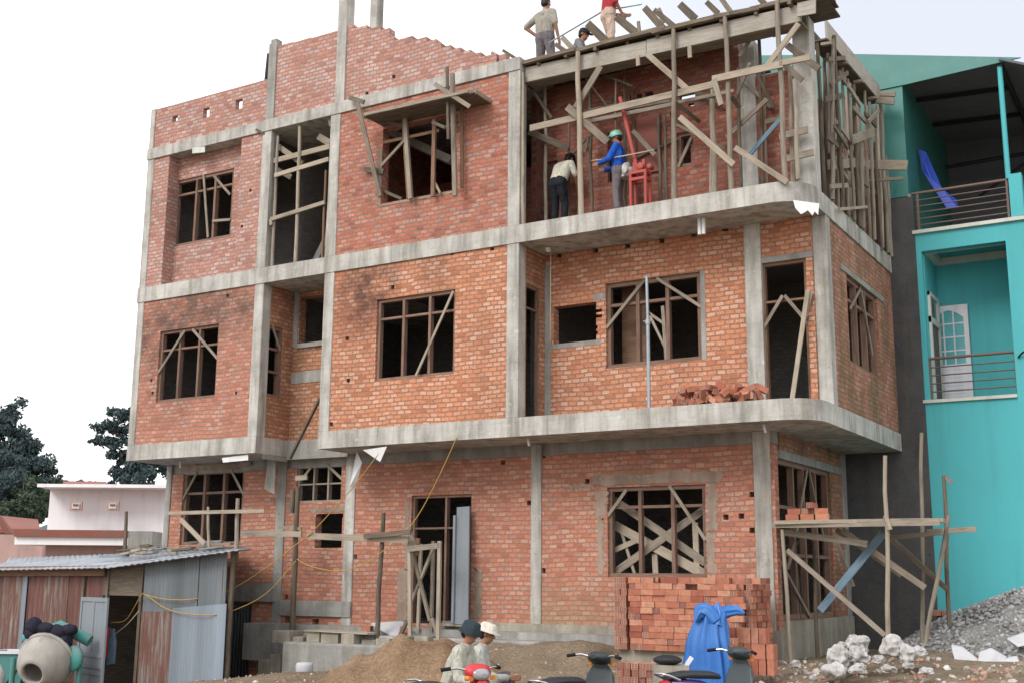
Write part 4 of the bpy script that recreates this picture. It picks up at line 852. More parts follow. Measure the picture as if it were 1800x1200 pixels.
# ------------------------------------------------------------------ turquoise neighbour
TQ = empty('turquoise_house', (17, 6.5, .8), 'turquoise painted town house with balconies and a green sheet metal roof shelter', 'house')
YT, XT = 5.56, 15.62; XR = onY(1778, 560, YT).x; XE = 19.6
zl1 = onY(1700, 698, YT).z; zl2 = onY(1700, 395, YT).z; zs2 = onY(1700, 432, YT).z
YB = YT+1.25
m = MB()
m.box((XT, YT, -.5), (XE, YT+.25, zl1-.06))                                        # blank lower front
m.box((XR, YT, zl1-.06), (XE, YT+.25, zl2-.06)); m.box((XT, YT, zs2), (XR, YT+.2, zl2-.06))   # right pier, fascia beam
m.box((XT-.0, YT, zl1-.06), (XT+.10, YT+.0+.12, zs2)); m.box((XR+.0, YT+.25, zl1), (XR+.2, YB, zs2))
m.build('front_wall', M_turq, TQ)
m = MB(); m.box((XT+.0, YT+.12, zl1), (XT+.12, YB, zs2+.12)); m.build('side_wall', M_turq, TQ)
m = MB(); m.box((XT+.12, YB, zl1-.1), (XR+.2, YB+.2, zs2+.3)); m.build('balcony_back_wall', M_turq, TQ)
m = MB(); m.box((XT+.1, YT+.25, zl1-.2), (XR+.2, YB, zl1-.0)); m.build('balcony_slab', M_turqd, TQ); m = MB(); m.box((XT, YT+.2, zs2+.12), (XR+.2, YB+.2, zl2-.07)); m.build('balcony_slab', M_turqd, TQ)
m = MB()
for a, b, z in (((XT+.14, YT+.20), (XR, YT+.30), zs2+.02), ((XT+.14, YB-.12), (XR, YB), zs2+.0), ((XT+.12, YT+.2), (XT+.24, YB), zs2+.005)): m.box((a[0], a[1], z-.02), (b[0], b[1], z+.115))
m.build('cornice', M_trim, TQ)
m = MB(); m.box((XT-.03, YT-.05, zl1-.06), (XR+.0, YT+.25, zl1+.0)); m.build('ledge', M_trim, TQ); m = MB(); m.box((XT-.04, YT-.06, zl2-.06), (XE, YT+.25, zl2+.01)); m.build('ledge', M_trim, TQ)
m = MB(); m.box((XT-.09, YT-.03, zl2-.2), (XT+.0, YT+.1, zl2-.15)); m.build('ledge', M_turq, TQ)
# balcony door standing open flat against the back wall, and the narrow window on the left return
dx0, dx1 = onY(1637, 620, YB-.1).x, onY(1706, 620, YB-.1).x; dz1 = onY(1670, 537, YB-.1).z; dw = dx1-dx0; yd = YB-.1
m = MB(); m.box((dx0, yd, zl1+.02), (dx0+.07, yd+.045, dz1)); m.box((dx1-.09, yd, zl1+.02), (dx1, yd+.045, dz1)); m.box((dx0+.07, yd, dz1-.1), (dx1-.09, yd+.045, dz1)); m.box((dx0+.07, yd, zl1+.02), (dx1-.09, yd+.045, zl1+.85))
zA, zB_ = zl1+.85, dz1-.1; cols = [dx0+.07+(dw-.16)*k/3 for k in range(4)]
for c_ in cols[1:3]: m.box((c_-.014, yd+.005, zA), (c_+.014, yd+.04, zB_))
for k in (1, 2, 3): z = zA+(zB_-zA)*k/4; m.box((dx0+.07, yd+.008, z-.014), (dx1-.09, yd+.038, z+.014))
n = 10; m.slabpoly([(dx0+.07, yd, zB_)] + [(dx0+.07+(dw-.16)*k/n, yd, zB_-.16*(abs(k/n-.5)*2)**1.6) for k in range(n+1)] + [(dx1-.09, yd, zB_)], (0, 1, 0), .04)
for k in range(9): z = zl1+.1+k*.08; m.box((dx0+.1, yd-.006, z), (dx1-.12, yd+.0, z+.05))
dr = m.build('balcony_door', M_whitep, TQ)
m = MB(); m.box((dx0+.06, yd+.018, zA), (dx1-.08, yd+.024, zB_)); m.build('pane', simple('glass_teal', (.12, .42, .46), .08, .6), dr)
m = MB(); yw0, yw1 = YT+.2, YB-.2; zw0, zw1 = zl1+.05, onX(1622, 505, XT+.12).z
m.box((XT+.12, yw0, zw0), (XT+.17, yw0+.08, zw1)); m.box((XT+.12, yw1-.08, zw0), (XT+.17, yw1, zw1)); m.box((XT+.12, yw0, zw1-.08), (XT+.168, yw1, zw1)); m.box((XT+.12, yw0, zw1-.62), (XT+.172, yw1, zw1-.5))
wf = m.build('side_door_frame', M_trim, TQ)
m = MB(); m.box((XT+.121, yw0+.08, zw0), (XT+.135, yw1-.08, zw1-.62)); m.box((XT+.121, yw0+.12, zw1-.46), (XT+.136, yw1-.3, zw1-.14)); m.build('pane', M_dark, wf)
def railing(zb, n, xa, xb_, hb, yy=YT+.06):
    m = MB(); m.tube([(xa-.05, yy, zb+hb), (xb_+.1, yy, zb+hb)], .03, 8)
    for k in range(1, n+1): m.tube([(xa, yy, zb+hb*k/(n+1)*.98), (xb_, yy, zb+hb*k/(n+1)*.98)], .013, 6)
    for x in (xa+.06, xb_-.02): m.box((x-.02, yy-.02, zb), (x+.02, yy+.02, zb+hb))
    return m.build('railing', M_rail, TQ)
railing(zl1, 4, XT+.05, XR+.02, .80); railing(zl2+.01, 5, XT+.02, onY(1772, 340, YT).x, .78)
p = onY(1785, 345, YT); m = MB(); m.box((p.x-.1, YT-.01, zl2+.01), (p.x+.13, YT+.22, zl2+.87)); m.build('pier', M_turq, TQ)
# grey blind wall between the two houses
m = MB(); m.box((13.2, Y1+.02, -.8), (XT, YT+.25, onY(1580, 350, YT).z)); m.build('grey_wall', M_greyw, TQ)
m = MB(); xg = onY(1598, 500, YT).x; m.box((XT-.09, YT-.03, zl2+.05), (XT-.03, YT+.0, onY(1580, 345, YT).z)); m.build('corner_strip', M_concd, TQ)
# terrace shelter: green side sheets, sloping roof, posts
zg0, zg1 = onY(1580, 348, YT).z, onY(1590, 150, YT).z
m = MB(); xa, xb_ = onY(1184, 170, YT).x, onY(1592, 250, YT).x
m.box((xa, YT-.02, zg0), (xb_, YT+.03, zg1+.2)); 
m.build('green_sheet', M_green, TQ)
m = MB()
A = onY(1590, 151, YT); B = onY(1757, 112, YT); m.slabpoly([(12.6, YT-.05, onY(1400, 190, YT).z), (A.x, YT-.05, A.z), (B.x, YT-.05, B.z), (onY(1795, 103, YT).x, YT-.05, onY(1795, 103, YT).z), (onY(1510, 97, YT).x, YT-.05, onY(1510, 97, YT).z), (12.6, YT-.05, onY(1350, 96, YT).z)], (0, 1, 0), .04)
m.build('gable_fascia', M_green, TQ)
m = MB(); zr0, zr1 = A.z+.02, B.z+.03
Cx = 21.0; zr2 = zr1 - 1.7
m.add([(A.x-1.8, YT, zr0+.35), (B.x, YT, zr1), (B.x, YT+7, zr1), (A.x-1.8, YT+7, zr0+.35), (A.x-1.8, YT, zr0+.39), (B.x, YT, zr1+.04), (B.x, YT+7, zr1+.04), (A.x-1.8, YT+7, zr0+.39)], [(0, 3, 2, 1), (4, 5, 6, 7), (0, 1, 5, 4), (1, 2, 6, 5), (2, 3, 7, 6), (3, 0, 4, 7)])
m.add([(B.x, YT-.1, zr1+.01), (Cx, YT-.1, zr2), (Cx, YT+7, zr2), (B.x, YT+7, zr1+.01), (B.x, YT-.1, zr1+.06), (Cx, YT-.1, zr2+.05), (Cx, YT+7, zr2+.05), (B.x, YT+7, zr1+.06)], [(0, 3, 2, 1), (4, 5, 6, 7), (0, 1, 5, 4), (1, 2, 6, 5), (2, 3, 7, 6), (3, 0, 4, 7)])
m.build('roof_sheet', M_darksheet, TQ)
m = MB()
for k in range(3): y = YT+1.3+k*1.6; m.beam((A.x-1, y, zr0+.2), (B.x, y, zr1-.05), .06, .08)
m.tube([(B.x, YT, zr1-.05), (B.x, YT+6.5, zr1-.05)], .05, 8); m.tube([(XT, YT+3.6, zg0+1.7), (19.5, YT+3.6, zg0+1.75)], .045, 8); m.tube([(16.3, YT+3.6, zg0+.9), (17.6, YT+3.6, zg0+1.7)], .03, 6); m.build('roof_truss', M_black, TQ)
pp = onY(1773, 305, YT); m = MB(); m.tube([(pp.x-.02, YT+.05, zl2+.8), (B.x-.01, YT+.05, zr1)], .05, 8); m.build('post', M_turq, TQ)
m = MB(); m.box((13.5, YT+4.4, zl2), (XE, YT+4.6, zr0+.3)); m.build('terrace_wall', M_darksheet, TQ); m = MB(); m.box((xb_-.05, YT+.03, zl2), (xb_+.0, YT+4.4, zr0+.2)); m.build('side_sheet', M_green, TQ)
m = MB(); m.box((XT, YT+.25, zl2-.2), (XE, YT+4.4, zl2-.02)); m.build('terrace_floor', M_concd, TQ)
# blue tarpaulin hanging on the terrace
m = MB(); P0 = [onY(1614, 262, YT+1.0), onY(1628, 268, YT+1.0), onY(1655, 330, YT+.9), onY(1682, 352, YT+.8), onY(1684, 366, YT+.8), onY(1664, 366, YT+.8), onY(1640, 330, YT+.9), onY(1622, 302, YT+1.0)]
m.slabpoly(P0, (0, 1, 0), .03); standalone(m, 'blue_tarpaulin', M_bluetarpd, 'deep blue tarpaulin slung behind the upper terrace railing', 'tarpaulin')

# ------------------------------------------------------------------ houses at the left
def rel(t, px, py): return atD(px, py, t)
hy = math.atan2(CR.y, CR.x)
def house_frame(name, t, px, label, cat='house'):
    p = rel(t, px, 950); return empty(name, (p.x, p.y, -.6), label, cat, None, hy), t
def hb(par, t, x0, x1, y0, y1, dn, df, name, mat, bev=0):
    """box whose front fills picture columns x0..x1 and rows y0..y1 at distance t; dn/df move front and back in depth"""
    a = rel(t+dn, x0, y1); b = rel(t+dn, x1, y0); d = Vector((-CR.y, CR.x, 0)).normalized(); e = Vector((CR.x, CR.y, 0)).normalized()
    w_ = (b-a).dot(e); m = MB(); z0, z1 = a.z, b.z; V = []
    if y1 >= 1050: z0 = -1.2
    for z in (z0, z1):
        for u_, v_ in ((0, 0), (w_, 0), (w_, df), (0, df)): q = a+e*u_+d*v_; V.append((q.x, q.y, z))
    uvq = [(0, 0), (w_, 0), (w_, z1-z0), (0, z1-z0)]
    m.add(V, [(0, 3, 2, 1), (4, 5, 6, 7), (0, 1, 5, 4), (1, 2, 6, 5), (2, 3, 7, 6), (3, 0, 4, 7)], [uvq]*6); return m.build(name, mat, par)
WH, t = house_frame('white_house', 38, 150, 'low pinkish white house with two small square vents and a red brown eave')
hb(WH, 38, 66, 300, 853, 1130, 0, 7, 'wall', M_pinkw); hb(WH, 38, 65, 300, 851, 855, -.03, 7.1, 'coping', M_pinkw)
hb(WH, 36, 24, 216, 931, 942, 0, 2, 'eave', M_redroof); hb(WH, 36, 25, 216, 943, 956, .05, 1.9, 'fascia', M_pinkw); hb(WH, 36, 66, 300, 956, 1130, .2, 1.9, 'porch_wall', M_pinkl)
for x in (122, 187):
    f = hb(WH, 38, x, x+21, 880, 897, -.05, .1, 'vent', M_pinkl); hb(WH, 38, x+4, x+17, 884, 893, -.07, .05, 'opening', M_trim); hb(WH, 38, x+6, x+15, 885, 888, -.085, .04, 'opening', M_dark)
hb(WH, 35, 218, 262, 932, 1050, 0, 1.0, 'concrete_block', M_concd)
PH, t = house_frame('pink_house', 48, 20, 'pink walled house with tiled roof at the far left behind the shed')
hb(PH, 48, -60, 47, 934, 1080, 0, 6, 'wall', M_pinkl); hb(PH, 46, -40, 66, 938, 1080, 0, 2, 'wall', M_pinkl)
m = MB(); a, b, c_ = rel(47, -30, 935), rel(47, 70, 935), rel(52, 66, 918); d_ = rel(52, -30, 908); m.slabpoly([a, b, c_, d_], (0, 0, 1), .15); m.build('roof', M_redroof, PH)
m = MB(); m.slabpoly([rel(46, -10, 902), rel(46, 3, 905), rel(46, 26, 938), rel(46, 14, 938)], (.5, -.8, 0), .3); m.build('gable_trim', M_redroof, PH)
RH, t = house_frame('red_roof_house', 70, 130, 'distant house with a long dull red roof behind the white house')
hb(RH, 72, 95, 190, 856, 905, 0, 6, 'wall', M_pinkl); m = MB(); m.slabpoly([rel(70, 92, 858), rel(70, 192, 860), rel(75, 186, 851), rel(75, 98, 850)], (0, 0, 1), .2); m.build('roof', M_redroof, RH)

# ------------------------------------------------------------------ trees
def tree(name, base, label, blobs, trunk_r, mat, leaves, size, limbs=True):
    root = empty(name, base, label, 'tree', 'trees behind the houses'); base = Vector(base)
    top = max(b[0].z+b[1]*.5 for b in blobs); cx = sum(b[0].x for b in blobs)/len(blobs); cy = sum(b[0].y for b in blobs)/len(blobs)
    m = MB(); ax = [base, base.lerp(Vector((cx, cy, top)), .35)+Vector((random.uniform(-.2, .2), 0, 0)), base.lerp(Vector((cx, cy, top)), .7), Vector((cx, cy, top))]
    m.tube(ax, [trunk_r, trunk_r*.8, trunk_r*.5, trunk_r*.12], 9)
    for c, r_, fl in blobs:
        f = max(.15, min(.9, (c.z-base.z)/(top-base.z)-.12)); s_ = base.lerp(Vector((cx, cy, top)), f); mid = s_.lerp(c, .5)+Vector((0, 0, .15*r_)); m.tube([s_, mid, c], [trunk_r*.3, trunk_r*.2, trunk_r*.06], 6)
    m.build('trunk', M_bark, root)
    m = MB(); tot = sum(b[1]**2*b[2] for b in blobs)
    for c, r_, fl in blobs:
        k = int(leaves*r_*r_*fl/tot)
        subs = [(c+Vector((random.gauss(0, .42), random.gauss(0, .42), random.gauss(0, .42)*fl))*r_, r_*random.uniform(.22, .42)) for _ in range(14)]
        for _ in range(k):
            sc_, sr = random.choice(subs); d = Vector((random.gauss(0, 1), random.gauss(0, 1), random.gauss(0, 1)*max(fl, .5))).normalized()*sr*random.random()**.4
            p = sc_+d; s_ = size*random.uniform(.6, 1.3); u_ = Vector((random.gauss(0, 1), random.gauss(0, 1), random.gauss(0, .6))).normalized(); v_ = u_.orthogonal().normalized(); 
            q = Matrix.Rotation(random.random()*6.3, 3, u_) @ v_; v2 = u_.cross(q)
            m.add([p-q*s_, p+v2*s_*.45, p+q*s_, p-v2*s_*.45], [(0, 1, 2, 3)])
    m.build('crown', mat, root); return root
def bl(t, items): return [(rel(t+dt, x, y), r_/FPX*t, fl) for x, y, r_, fl, dt in items]
b = bl(60, [(10, 735, 32, .8, 0), (-10, 775, 60, .8, 0), (35, 800, 45, .8, 1), (15, 840, 60, .9, -1), (70, 835, 38, .8, 0), (-30, 830, 60, 1, 2), (40, 885, 50, .9, 0), (-5, 895, 60, .9, 0), (85, 850, 22, .7, 1), (45, 860, 50, .8, -2), (-30, 745, 50, .8, 0)])
p = rel(60, 0, 1000); tree('broadleaf_tree', (p.x, p.y, -1), 'large dark tree filling the left edge of the view', b, .35, M_leafd, 34000, .13)
b = bl(52, [(222, 724, 24, .6, 0), (252, 742, 30, .6, 0), (190, 748, 22, .45, 0), (215, 756, 22, .4, 1), (172, 773, 16, .45, 0), (195, 775, 24, .4, 0), (240, 778, 28, .4, 0), (212, 800, 24, .5, 0), (250, 806, 30, .5, 1), (215, 830, 32, .6, 0), (255, 835, 36, .6, 0), (285, 760, 40, .7, 2), (290, 810, 40, .7, 2)])
p = rel(52, 262, 1000); tree('pine_tree', (p.x, p.y, -1), 'tiered dark conifer peeping out left of the brick house', b, .3, M_leafd, 22000, .10)
b = bl(75, [(140, 852, 16, .5, 0), (165, 853, 14, .5, 0), (118, 858, 16, .5, 0), (195, 853, 14, .5, 0)])
p = rel(75, 150, 950); tree('low_tree', (p.x, p.y, -1), 'low dark treetops just above the white house roof', b, .2, M_leafd, 5000, .13)
b = bl(56, [(30, 905, 44, .8, 0), (55, 890, 40, .8, 0), (5, 915, 40, .8, 0), (60, 865, 30, .7, 1)])
p = rel(56, 40, 990); tree('bushy_tree', (p.x, p.y, -1), 'greener bushy tree between the white house and the pink house', b, .2, M_leafg, 12000, .13)

# ------------------------------------------------------------------ corrugated shed at the left
ys_ = -1.5; SH = empty('tin_shed', (1.5, ys_, -.75), 'patched tin shed with rusty wall sheets and a sloping metal roof', 'shed')
def sp(px, py, y=ys_): return onY(px, py, y)
def corr(m, px0, px1, pyt0, pyt1, pyb, y, amp=.012, mat=0, period=.076):
    """corrugated sheet between picture columns, top edge pyt0..pyt1, foot at pyb (or a z when below the frame)"""
    a, b = sp(px0, (pyt0), y), sp(px1, (pyt1), y); n = max(6, int((b.x-a.x)/period*4)); V = []; zb = pyb if abs(pyb) < 10 else sp((px0+px1)/2, pyb, y).z
    for i in range(n+1):
        t_ = i/n; x = a.x+(b.x-a.x)*t_; o = amp*math.sin(x/period*2*math.pi); V += [(x, y+o, zb), (x, y+o, a.z+(b.z-a.z)*t_)]
    F = [(2*i, 2*i+2, 2*i+3, 2*i+1) for i in range(n)]; U = [[(V[k][0], V[k][2]) for k in f] for f in F]
    m.add(V, F, U, mat, True)
zf = -.95
for px0, px1, mt, dy in ((-60, 8, M_rustred, .03), (6, 44, M_zincr, 0), (42, 50, M_zincb, -.012), (49, 80, M_rustred, .02), (78, 122, M_zincr, .01), (120, 146, M_rustred, .02), (142, 184, M_rustred, .05)):
    m = MB(); corr(m, px0, px1, 1010, 1010, zf, ys_+dy); m.build('wall_sheet', mt, SH)
m = MB(); corr(m, 256, 312, 985, 978, 1078, ys_); corr(m, 310, 352, 978, 972, 1082, ys_-.015); corr(m, 350, 401, 972, 966, 1070, ys_); m.build('wall_sheet', M_zinc, SH)
m = MB(); corr(m, 248, 306, 1074, 1074, zf, ys_-.01); m.build('wall_sheet', M_zincr, SH)
m = MB(); corr(m, 304, 398, 1068, 1060, zf, ys_-.03, .006); m.build('wall_sheet', M_zincb, SH)
m = MB(); corr(m, 184, 258, 996, 986, 1046, ys_+.04, .0); m.build('wall_sheet', M_dkwood, SH)
m = MB(); a, b = sp(-60, 1004, ys_-.05), sp(184, 1002, ys_-.05); m.beam(a, b, .035, .2); m.build('fascia_board', M_rust, SH)
for px, w_ in ((150, .07), (192, .06), (252, .07), (396, .06)): m = MB(); a = sp(px, 1000, ys_+.03); m.beam((a.x, a.y, zf), (a.x, a.y, a.z), w_, w_, (0, 1, 0)); m.build('post', M_dkwood, SH)
m = MB(); m.pole((sp(407, 1000, ys_+.1).x, ys_+.1, zf), sp(410, 968, ys_+.1), .06, .05); m.build('post', M_dkwood, SH)
m = MB(); a, b = sp(240, 1048, .2), sp(250, 1048, .2); m.box((sp(150, 1000).x, .4, zf), (onY(392, 1000, .4).x, .44, 1.9)); m.box((sp(-60, 1000).x, .4, zf), (sp(150, 1000).x, .44, 1.7)); m.build('back_wall', M_dkwood, SH)
m = MB(); a, b, c_ = sp(-40, 1001, ys_-.25), sp(200, 996, ys_-.25), sp(424, 965, ys_-.25)
ra, rb, rc = onY(-60, 984, 1.0), onY(190, 968, 1.0), onY(420, 956, 1.0)
rows = []
ex = [a.x+(c_.x-a.x)*i/90 for i in range(91)]
for x in ex:
    t_ = (x-ex[0])/(ex[-1]-ex[0]); zf_ = (a.z+(b.z-a.z)*min(1, t_/.55)) if t_ < .55 else b.z+(c_.z-b.z)*(t_-.55)/.45; zr_ = zf_+.30+.05*t_-.22*max(0, t_-.55)/.45
    o = .014*math.sin(x/.15*2*math.pi); sk = (rc.x-c_.x); rows += [(x, ys_-.3, zf_+o), (x+sk*.45, -.2, (zf_*.45+zr_*.55)+o+.02*math.sin(x*2)), (x+sk, .95, zr_+o)]
F = [(3*i+k, 3*i+3+k, 3*i+4+k, 3*i+1+k) for i in range(90) for k in (0, 1)]
m.add(rows, F, [[(rows[k][0], rows[k][1]) for k in f] for f in F], 0, True); ro = m.build('roof', M_zincroof, SH); sm = ro.modifiers.new('t', 'SOLIDIFY'); sm.thickness = .02; sm.offset = -1
def roofz(x, y):
    t_ = max(0, min(1, (x-ex[0])/(ex[-1]-ex[0]))); zf_ = (a.z+(b.z-a.z)*min(1, t_/.55)) if t_ < .55 else b.z+(c_.z-b.z)*(t_-.55)/.45; zr_ = zf_+.30+.05*t_-.22*max(0, t_-.55)/.45
    return zf_+(zr_-zf_)*(y-(ys_-.3))/1.25/1.0*.8+.03
lb = ['lump', 'chunk']
for i in range(26):
    y = random.uniform(-.9, .8); x = random.uniform(ex[0]+2.2, ex[-1]-.3+(rc.x-c_.x)*(y+1.8)/2.75-.4); z = roofz(x, y)
    m = MB(); L_ = random.uniform(.2, .7); an = random.uniform(-.5, .5)
    m.beam((x, y, z), (x+L_*math.cos(an), y+L_*math.sin(an)*.6, roofz(x+L_, y)+random.uniform(0, .03)), random.uniform(.05, .2), random.uniform(.02, .06)); standalone(m, 'scrap_wood', (M_wood, M_pale, M_dkwood, M_zincb)[i % 4], 'scrap piece weighing down the tin shed roof', 'scrap', 'scraps on the shed roof')
# open grey panelled door
DR = empty('panel_door', sp(150, 1199, ys_-.35), 'weathered grey panelled door leaf standing open at the shed doorway', 'door'); DR.location.z = -.95
a, b = sp(144, 1048, ys_-.15), sp(191, 1046, ys_-.5); d_ = (b-a); d_.z = 0; L_ = d_.length; d_.normalize(); nn = Vector((d_.y, -d_.x, 0)); zt_ = a.z
def dbox(m, u0, u1, z0, z1, t0, t1): m.slabpoly([a*1+d_*u0+nn*t0+Vector((0, 0, z0-a.z)), a+d_*u1+nn*t0+Vector((0, 0, z0-a.z)), a+d_*u1+nn*t0+Vector((0, 0, z1-a.z)), a+d_*u0+nn*t0+Vector((0, 0, z1-a.z))], nn, t1-t0)
m = MB(); dbox(m, 0, L_, -.95, zt_, -.02, .0); st_ = .075
for u0, u1 in ((0, st_), (L_-st_, L_)): dbox(m, u0, u1, -.95, zt_, .001, .018)
zz = [zt_-.08, zt_]; 
for z0, z1 in ((zt_-.08, zt_), (.12, .2), (-.08, -.0), (-.2, -.14), (-.95, -.8)): dbox(m, st_, L_-st_, z0, z1, .001, .018)
dbox(m, L_*.47, L_*.53, .2, zt_-.08, .001, .012); dbox(m, L_*.47, L_*.53, -.8, -.2, .001, .012); m.build('leaf', M_greydoor, DR)
m = MB(); m.ell(a+d_*.05+nn*.05+Vector((0, 0, .0-a.z)), (.03, .03, .03), 8, 6); m.build('knob', M_black, DR)
# garment in the doorway
def drape(c, w_, h_, dep, n=18, m_=9, seed=0, mat=0, flare=1.0):
    rnd = random.Random(seed); ph = [rnd.random()*6.3 for _ in range(4)]; rings = []
    for i in range(m_+1):
        t_ = i/m_; z = c[2]-h_*t_; k = (.55+.45*min(1, t_*3))*(1+(flare-1)*t_); ring = []
        for j in range(n):
            an = 2*math.pi*j/n; f = 1+.16*math.sin(an*5+ph[0]+t_*1.5)*t_+.1*math.sin(an*3+ph[1]-t_*2)
            ring.append(Vector((c[0]+w_/2*math.cos(an)*k*f, c[1]+dep/2*math.sin(an)*k*f, z+.02*math.sin(an*2+ph[2]))))
        rings.append(ring)
    return rings
g = sp(196, 1105, ys_-.2); GM = empty('hanging_jacket', (g.x, g.y, .2), 'red and blue jacket hanging beside the grey door leaf', 'jacket')
m = MB(); m.loft(drape((g.x+.02, g.y, g.z), .26, .65, .14, seed=3)); m.build('back_panel', cloth('bluegrey', (.09, .13, .19)), GM)
m = MB(); m.loft(drape((g.x-.06, g.y-.06, g.z+.03), .14, .55, .1, seed=5)); m.build('sleeve', cloth('red', (.42, .03, .04)), GM)

# concrete mixer with a dark coat over it, and the teal box beside it
c = sp(82, 1160, -2.6); MX = empty('concrete_mixer', (c.x, c.y, -1.0), 'cement caked drum mixer with teal frame in front of the shed', 'concrete mixer')
m = MB(); ax = Vector((.35, -.85, -.40)).normalized(); u_ = ax.orthogonal().normalized(); v_ = ax.cross(u_); prof = [(.05, -.50), (.26, -.48), (.42, -.34), (.50, -.12), (.51, .05), (.49, .16), (.40, .34), (.28, .48), (.22, .52), (.19, .5), (.22, .36), (.28, .1), (.05, -.1)]
rings = [[c+ax*h_+(u_*math.cos(2*math.pi*k/28)+v_*math.sin(2*math.pi*k/28))*r_ for k in range(28)] for r_, h_ in prof]; m.loft(rings, cap=False); m.build('drum', M_drum, MX)
m = MB(); rings = [[c+ax*h_+(u_*math.cos(2*math.pi*k/28)+v_*math.sin(2*math.pi*k/28))*r_ for k in range(28)] for r_, h_ in ((.515, -.05), (.55, -.04), (.55, .02), (.515, .03))]; m.loft(rings, cap=False); m.build('ring_gear', M_drum, MX)
m = MB(); e = CR; 
for s_ in (-1, 1):
    q = c+Vector((e.x, e.y, 0))*.62*s_; m.tube([(q.x, q.y, -1.0), (q.x, q.y, c.z+.05)], .05, 8); m.tube([(q.x-.3, q.y-.4, -.98), (q.x+.1, q.y+.4, -.98)], .05, 8)
m.tube([c-Vector((e.x, e.y, 0))*.62+Vector((0, .2, .35)), c+Vector((0, .25, .62)), c+Vector((e.x, e.y, 0))*.62+Vector((0, .2, .35))], .11, 8)
q = c+Vector((e.x, e.y, 0))*.58; m.lathe((q.x, q.y-.1, q.z+.05), [(.03, -.06), (.22, -.05), (.24, 0), (.22, .05), (.03, .06)], 18, axis='y'); m.build('frame', M_teal, MX)
m = MB(); rnd = random.Random(4)
for dx, dz, rx, rz in ((-.30, .62, .18, .17), (-.1, .58, .24, .12), (.14, .52, .26, .14), (.36, .56, .2, .11), (.28, .34, .17, .26), (.12, .40, .15, .2), (-.32, .48, .12, .14)): m.ell(c+Vector((e.x, e.y, 0))*(dx+.05)+Vector((0, -.05, dz)), (rx, .16, rz), 14, 10, jit=.09)
o = standalone(m, 'dark_coat', cloth('navy', (.025, .024, .04)), 'crumpled dark coat thrown over the concrete mixer', 'coat'); o.modifiers.new('s', 'SUBSURF').render_levels = 1
tb = sp(26, 1160, -2.3); TB = empty('teal_bin', (tb.x, tb.y, -.9), 'open topped teal metal bin with white rim left of the mixer', 'bin')
m = MB(); rings = []
for z, w_ in ((-.9, .22), (tb.z+.16, .30)):
    rings.append([Vector((tb.x+e.x*sx*w_+(-e.y)*sy*.3, tb.y+e.y*sx*w_+e.x*sy*.3, z)) for sx, sy in ((-1, -1), (1, -1), (1, 1), (-1, 1))])
m.loft(rings, smooth=False); m.build('body', M_teal, TB)
m = MB(); z = tb.z+.17; rg = [Vector((tb.x+e.x*sx*.32+(-e.y)*sy*.32, tb.y+e.y*sx*.32+e.x*sy*.32, z)) for sx, sy in ((-1, -1), (1, -1), (1, 1), (-1, 1), (-1, -1))]
for i in range(4): m.beam(rg[i], rg[i+1], .05, .05)
m.build('rim', M_whitep, TB); m = MB(); m.beam(rings[0][0]+Vector((.05, -.05, .2)), rings[1][1]+Vector((-.1, -.05, -.3)), .03, .03); m.build('strap', M_black, TB)
wb = sp(-6, 1170, -2.6); m = MB(); m.loft(drape((wb.x, wb.y, wb.z+.15), .5, 1.0, .4, seed=8)); standalone(m, 'white_sack', M_white, 'pale sack standing at the extreme left of the bin', 'sack')

# ------------------------------------------------------------------ rails, trestle and door panel in front of the lower left wall
BF = empty('timber_barrier', (6.2, .2, .2), 'rough rail of planks on crooked uprights in front of the lower left wall', 'barrier')
yb = .25
for x0, y0, x1, y1, rd, mt, yy in ((661, 1138, 674, 900, .05, M_dkwood, .2), (512, 1130, 524, 855, .06, M_dkwood, .5), (512, 900, 515, 860, .06, M_dkwood, .45), (367, 1000, 366, 890, .035, M_pale, -.2), (415, 985, 418, 875, .05, M_wood, -.1), (219, 985, 222, 898, .045, M_dkwood, .3)):
    p0, p1 = onY(x0, y0, yy), onY(x1, y1, yy); m = MB(); m.pole(p0, p1, rd, rd*.8, jit=.015); m.build('upright', mt, BF)
for seg, wd, mt, y in (((540, 941, 718, 948), .12, M_pale, .14), ((424, 936, 530, 938), .11, M_pale, .35), ((296, 901, 465, 897), .07, M_pale, -.22), ((318, 912, 360, 955), .09, M_pale, -.24), ((640, 942, 722, 934), .09, M_dkwood, .05), ((490, 926, 530, 928), .06, M_wood, .5), ((520, 840, 540, 838), .1, M_wood, .5)):
    braceY('plank', seg, wd, .035, mt, BF, y)
TR = empty('timber_trestle', (8.3, .3, .62), 'narrow pale timber trestle cross braced in front of the lower doorway', 'trestle')
for seg, wd, mt, y in (((721, 1125, 720, 950), .07, M_pale, .25), ((770, 1124, 773, 950), .07, M_pale, .2), ((735, 1108, 740, 955), .06, M_pale, .65), ((758, 1108, 762, 950), .06, M_wood, .65), ((724, 965, 756, 1090), .06, M_wood, .4), ((762, 962, 722, 1060), .05, M_wood, .42), ((718, 964, 774, 958), .10, M_wood, .2), ((733, 975, 735, 945), .07, M_rust, .3), ((700, 1122, 716, 1090), .06, M_dkwood, .4), ((772, 1124, 760, 1086), .06, M_wood, .3), ((720, 935, 730, 960), .09, M_wood, .3)):
    braceY('leg' if abs(seg[0]-seg[2]) < 8 else 'brace', seg, wd, .05, mt, TR, y)
m = MB(); a, b = onY(812, 1096, .9), onY(815, 890, 1.05); m.beam(a, b, .28, .04, (0, 1, 0)); a, b = onY(796, 1094, .86), onY(800, 905, 1.0); m.beam(a, b, .05, .05, (0, 1, 0)); standalone(m, 'door_leaf', [M_greydoor], 'tall grey board leaf propped upright in the lower doorway', 'door leaf')
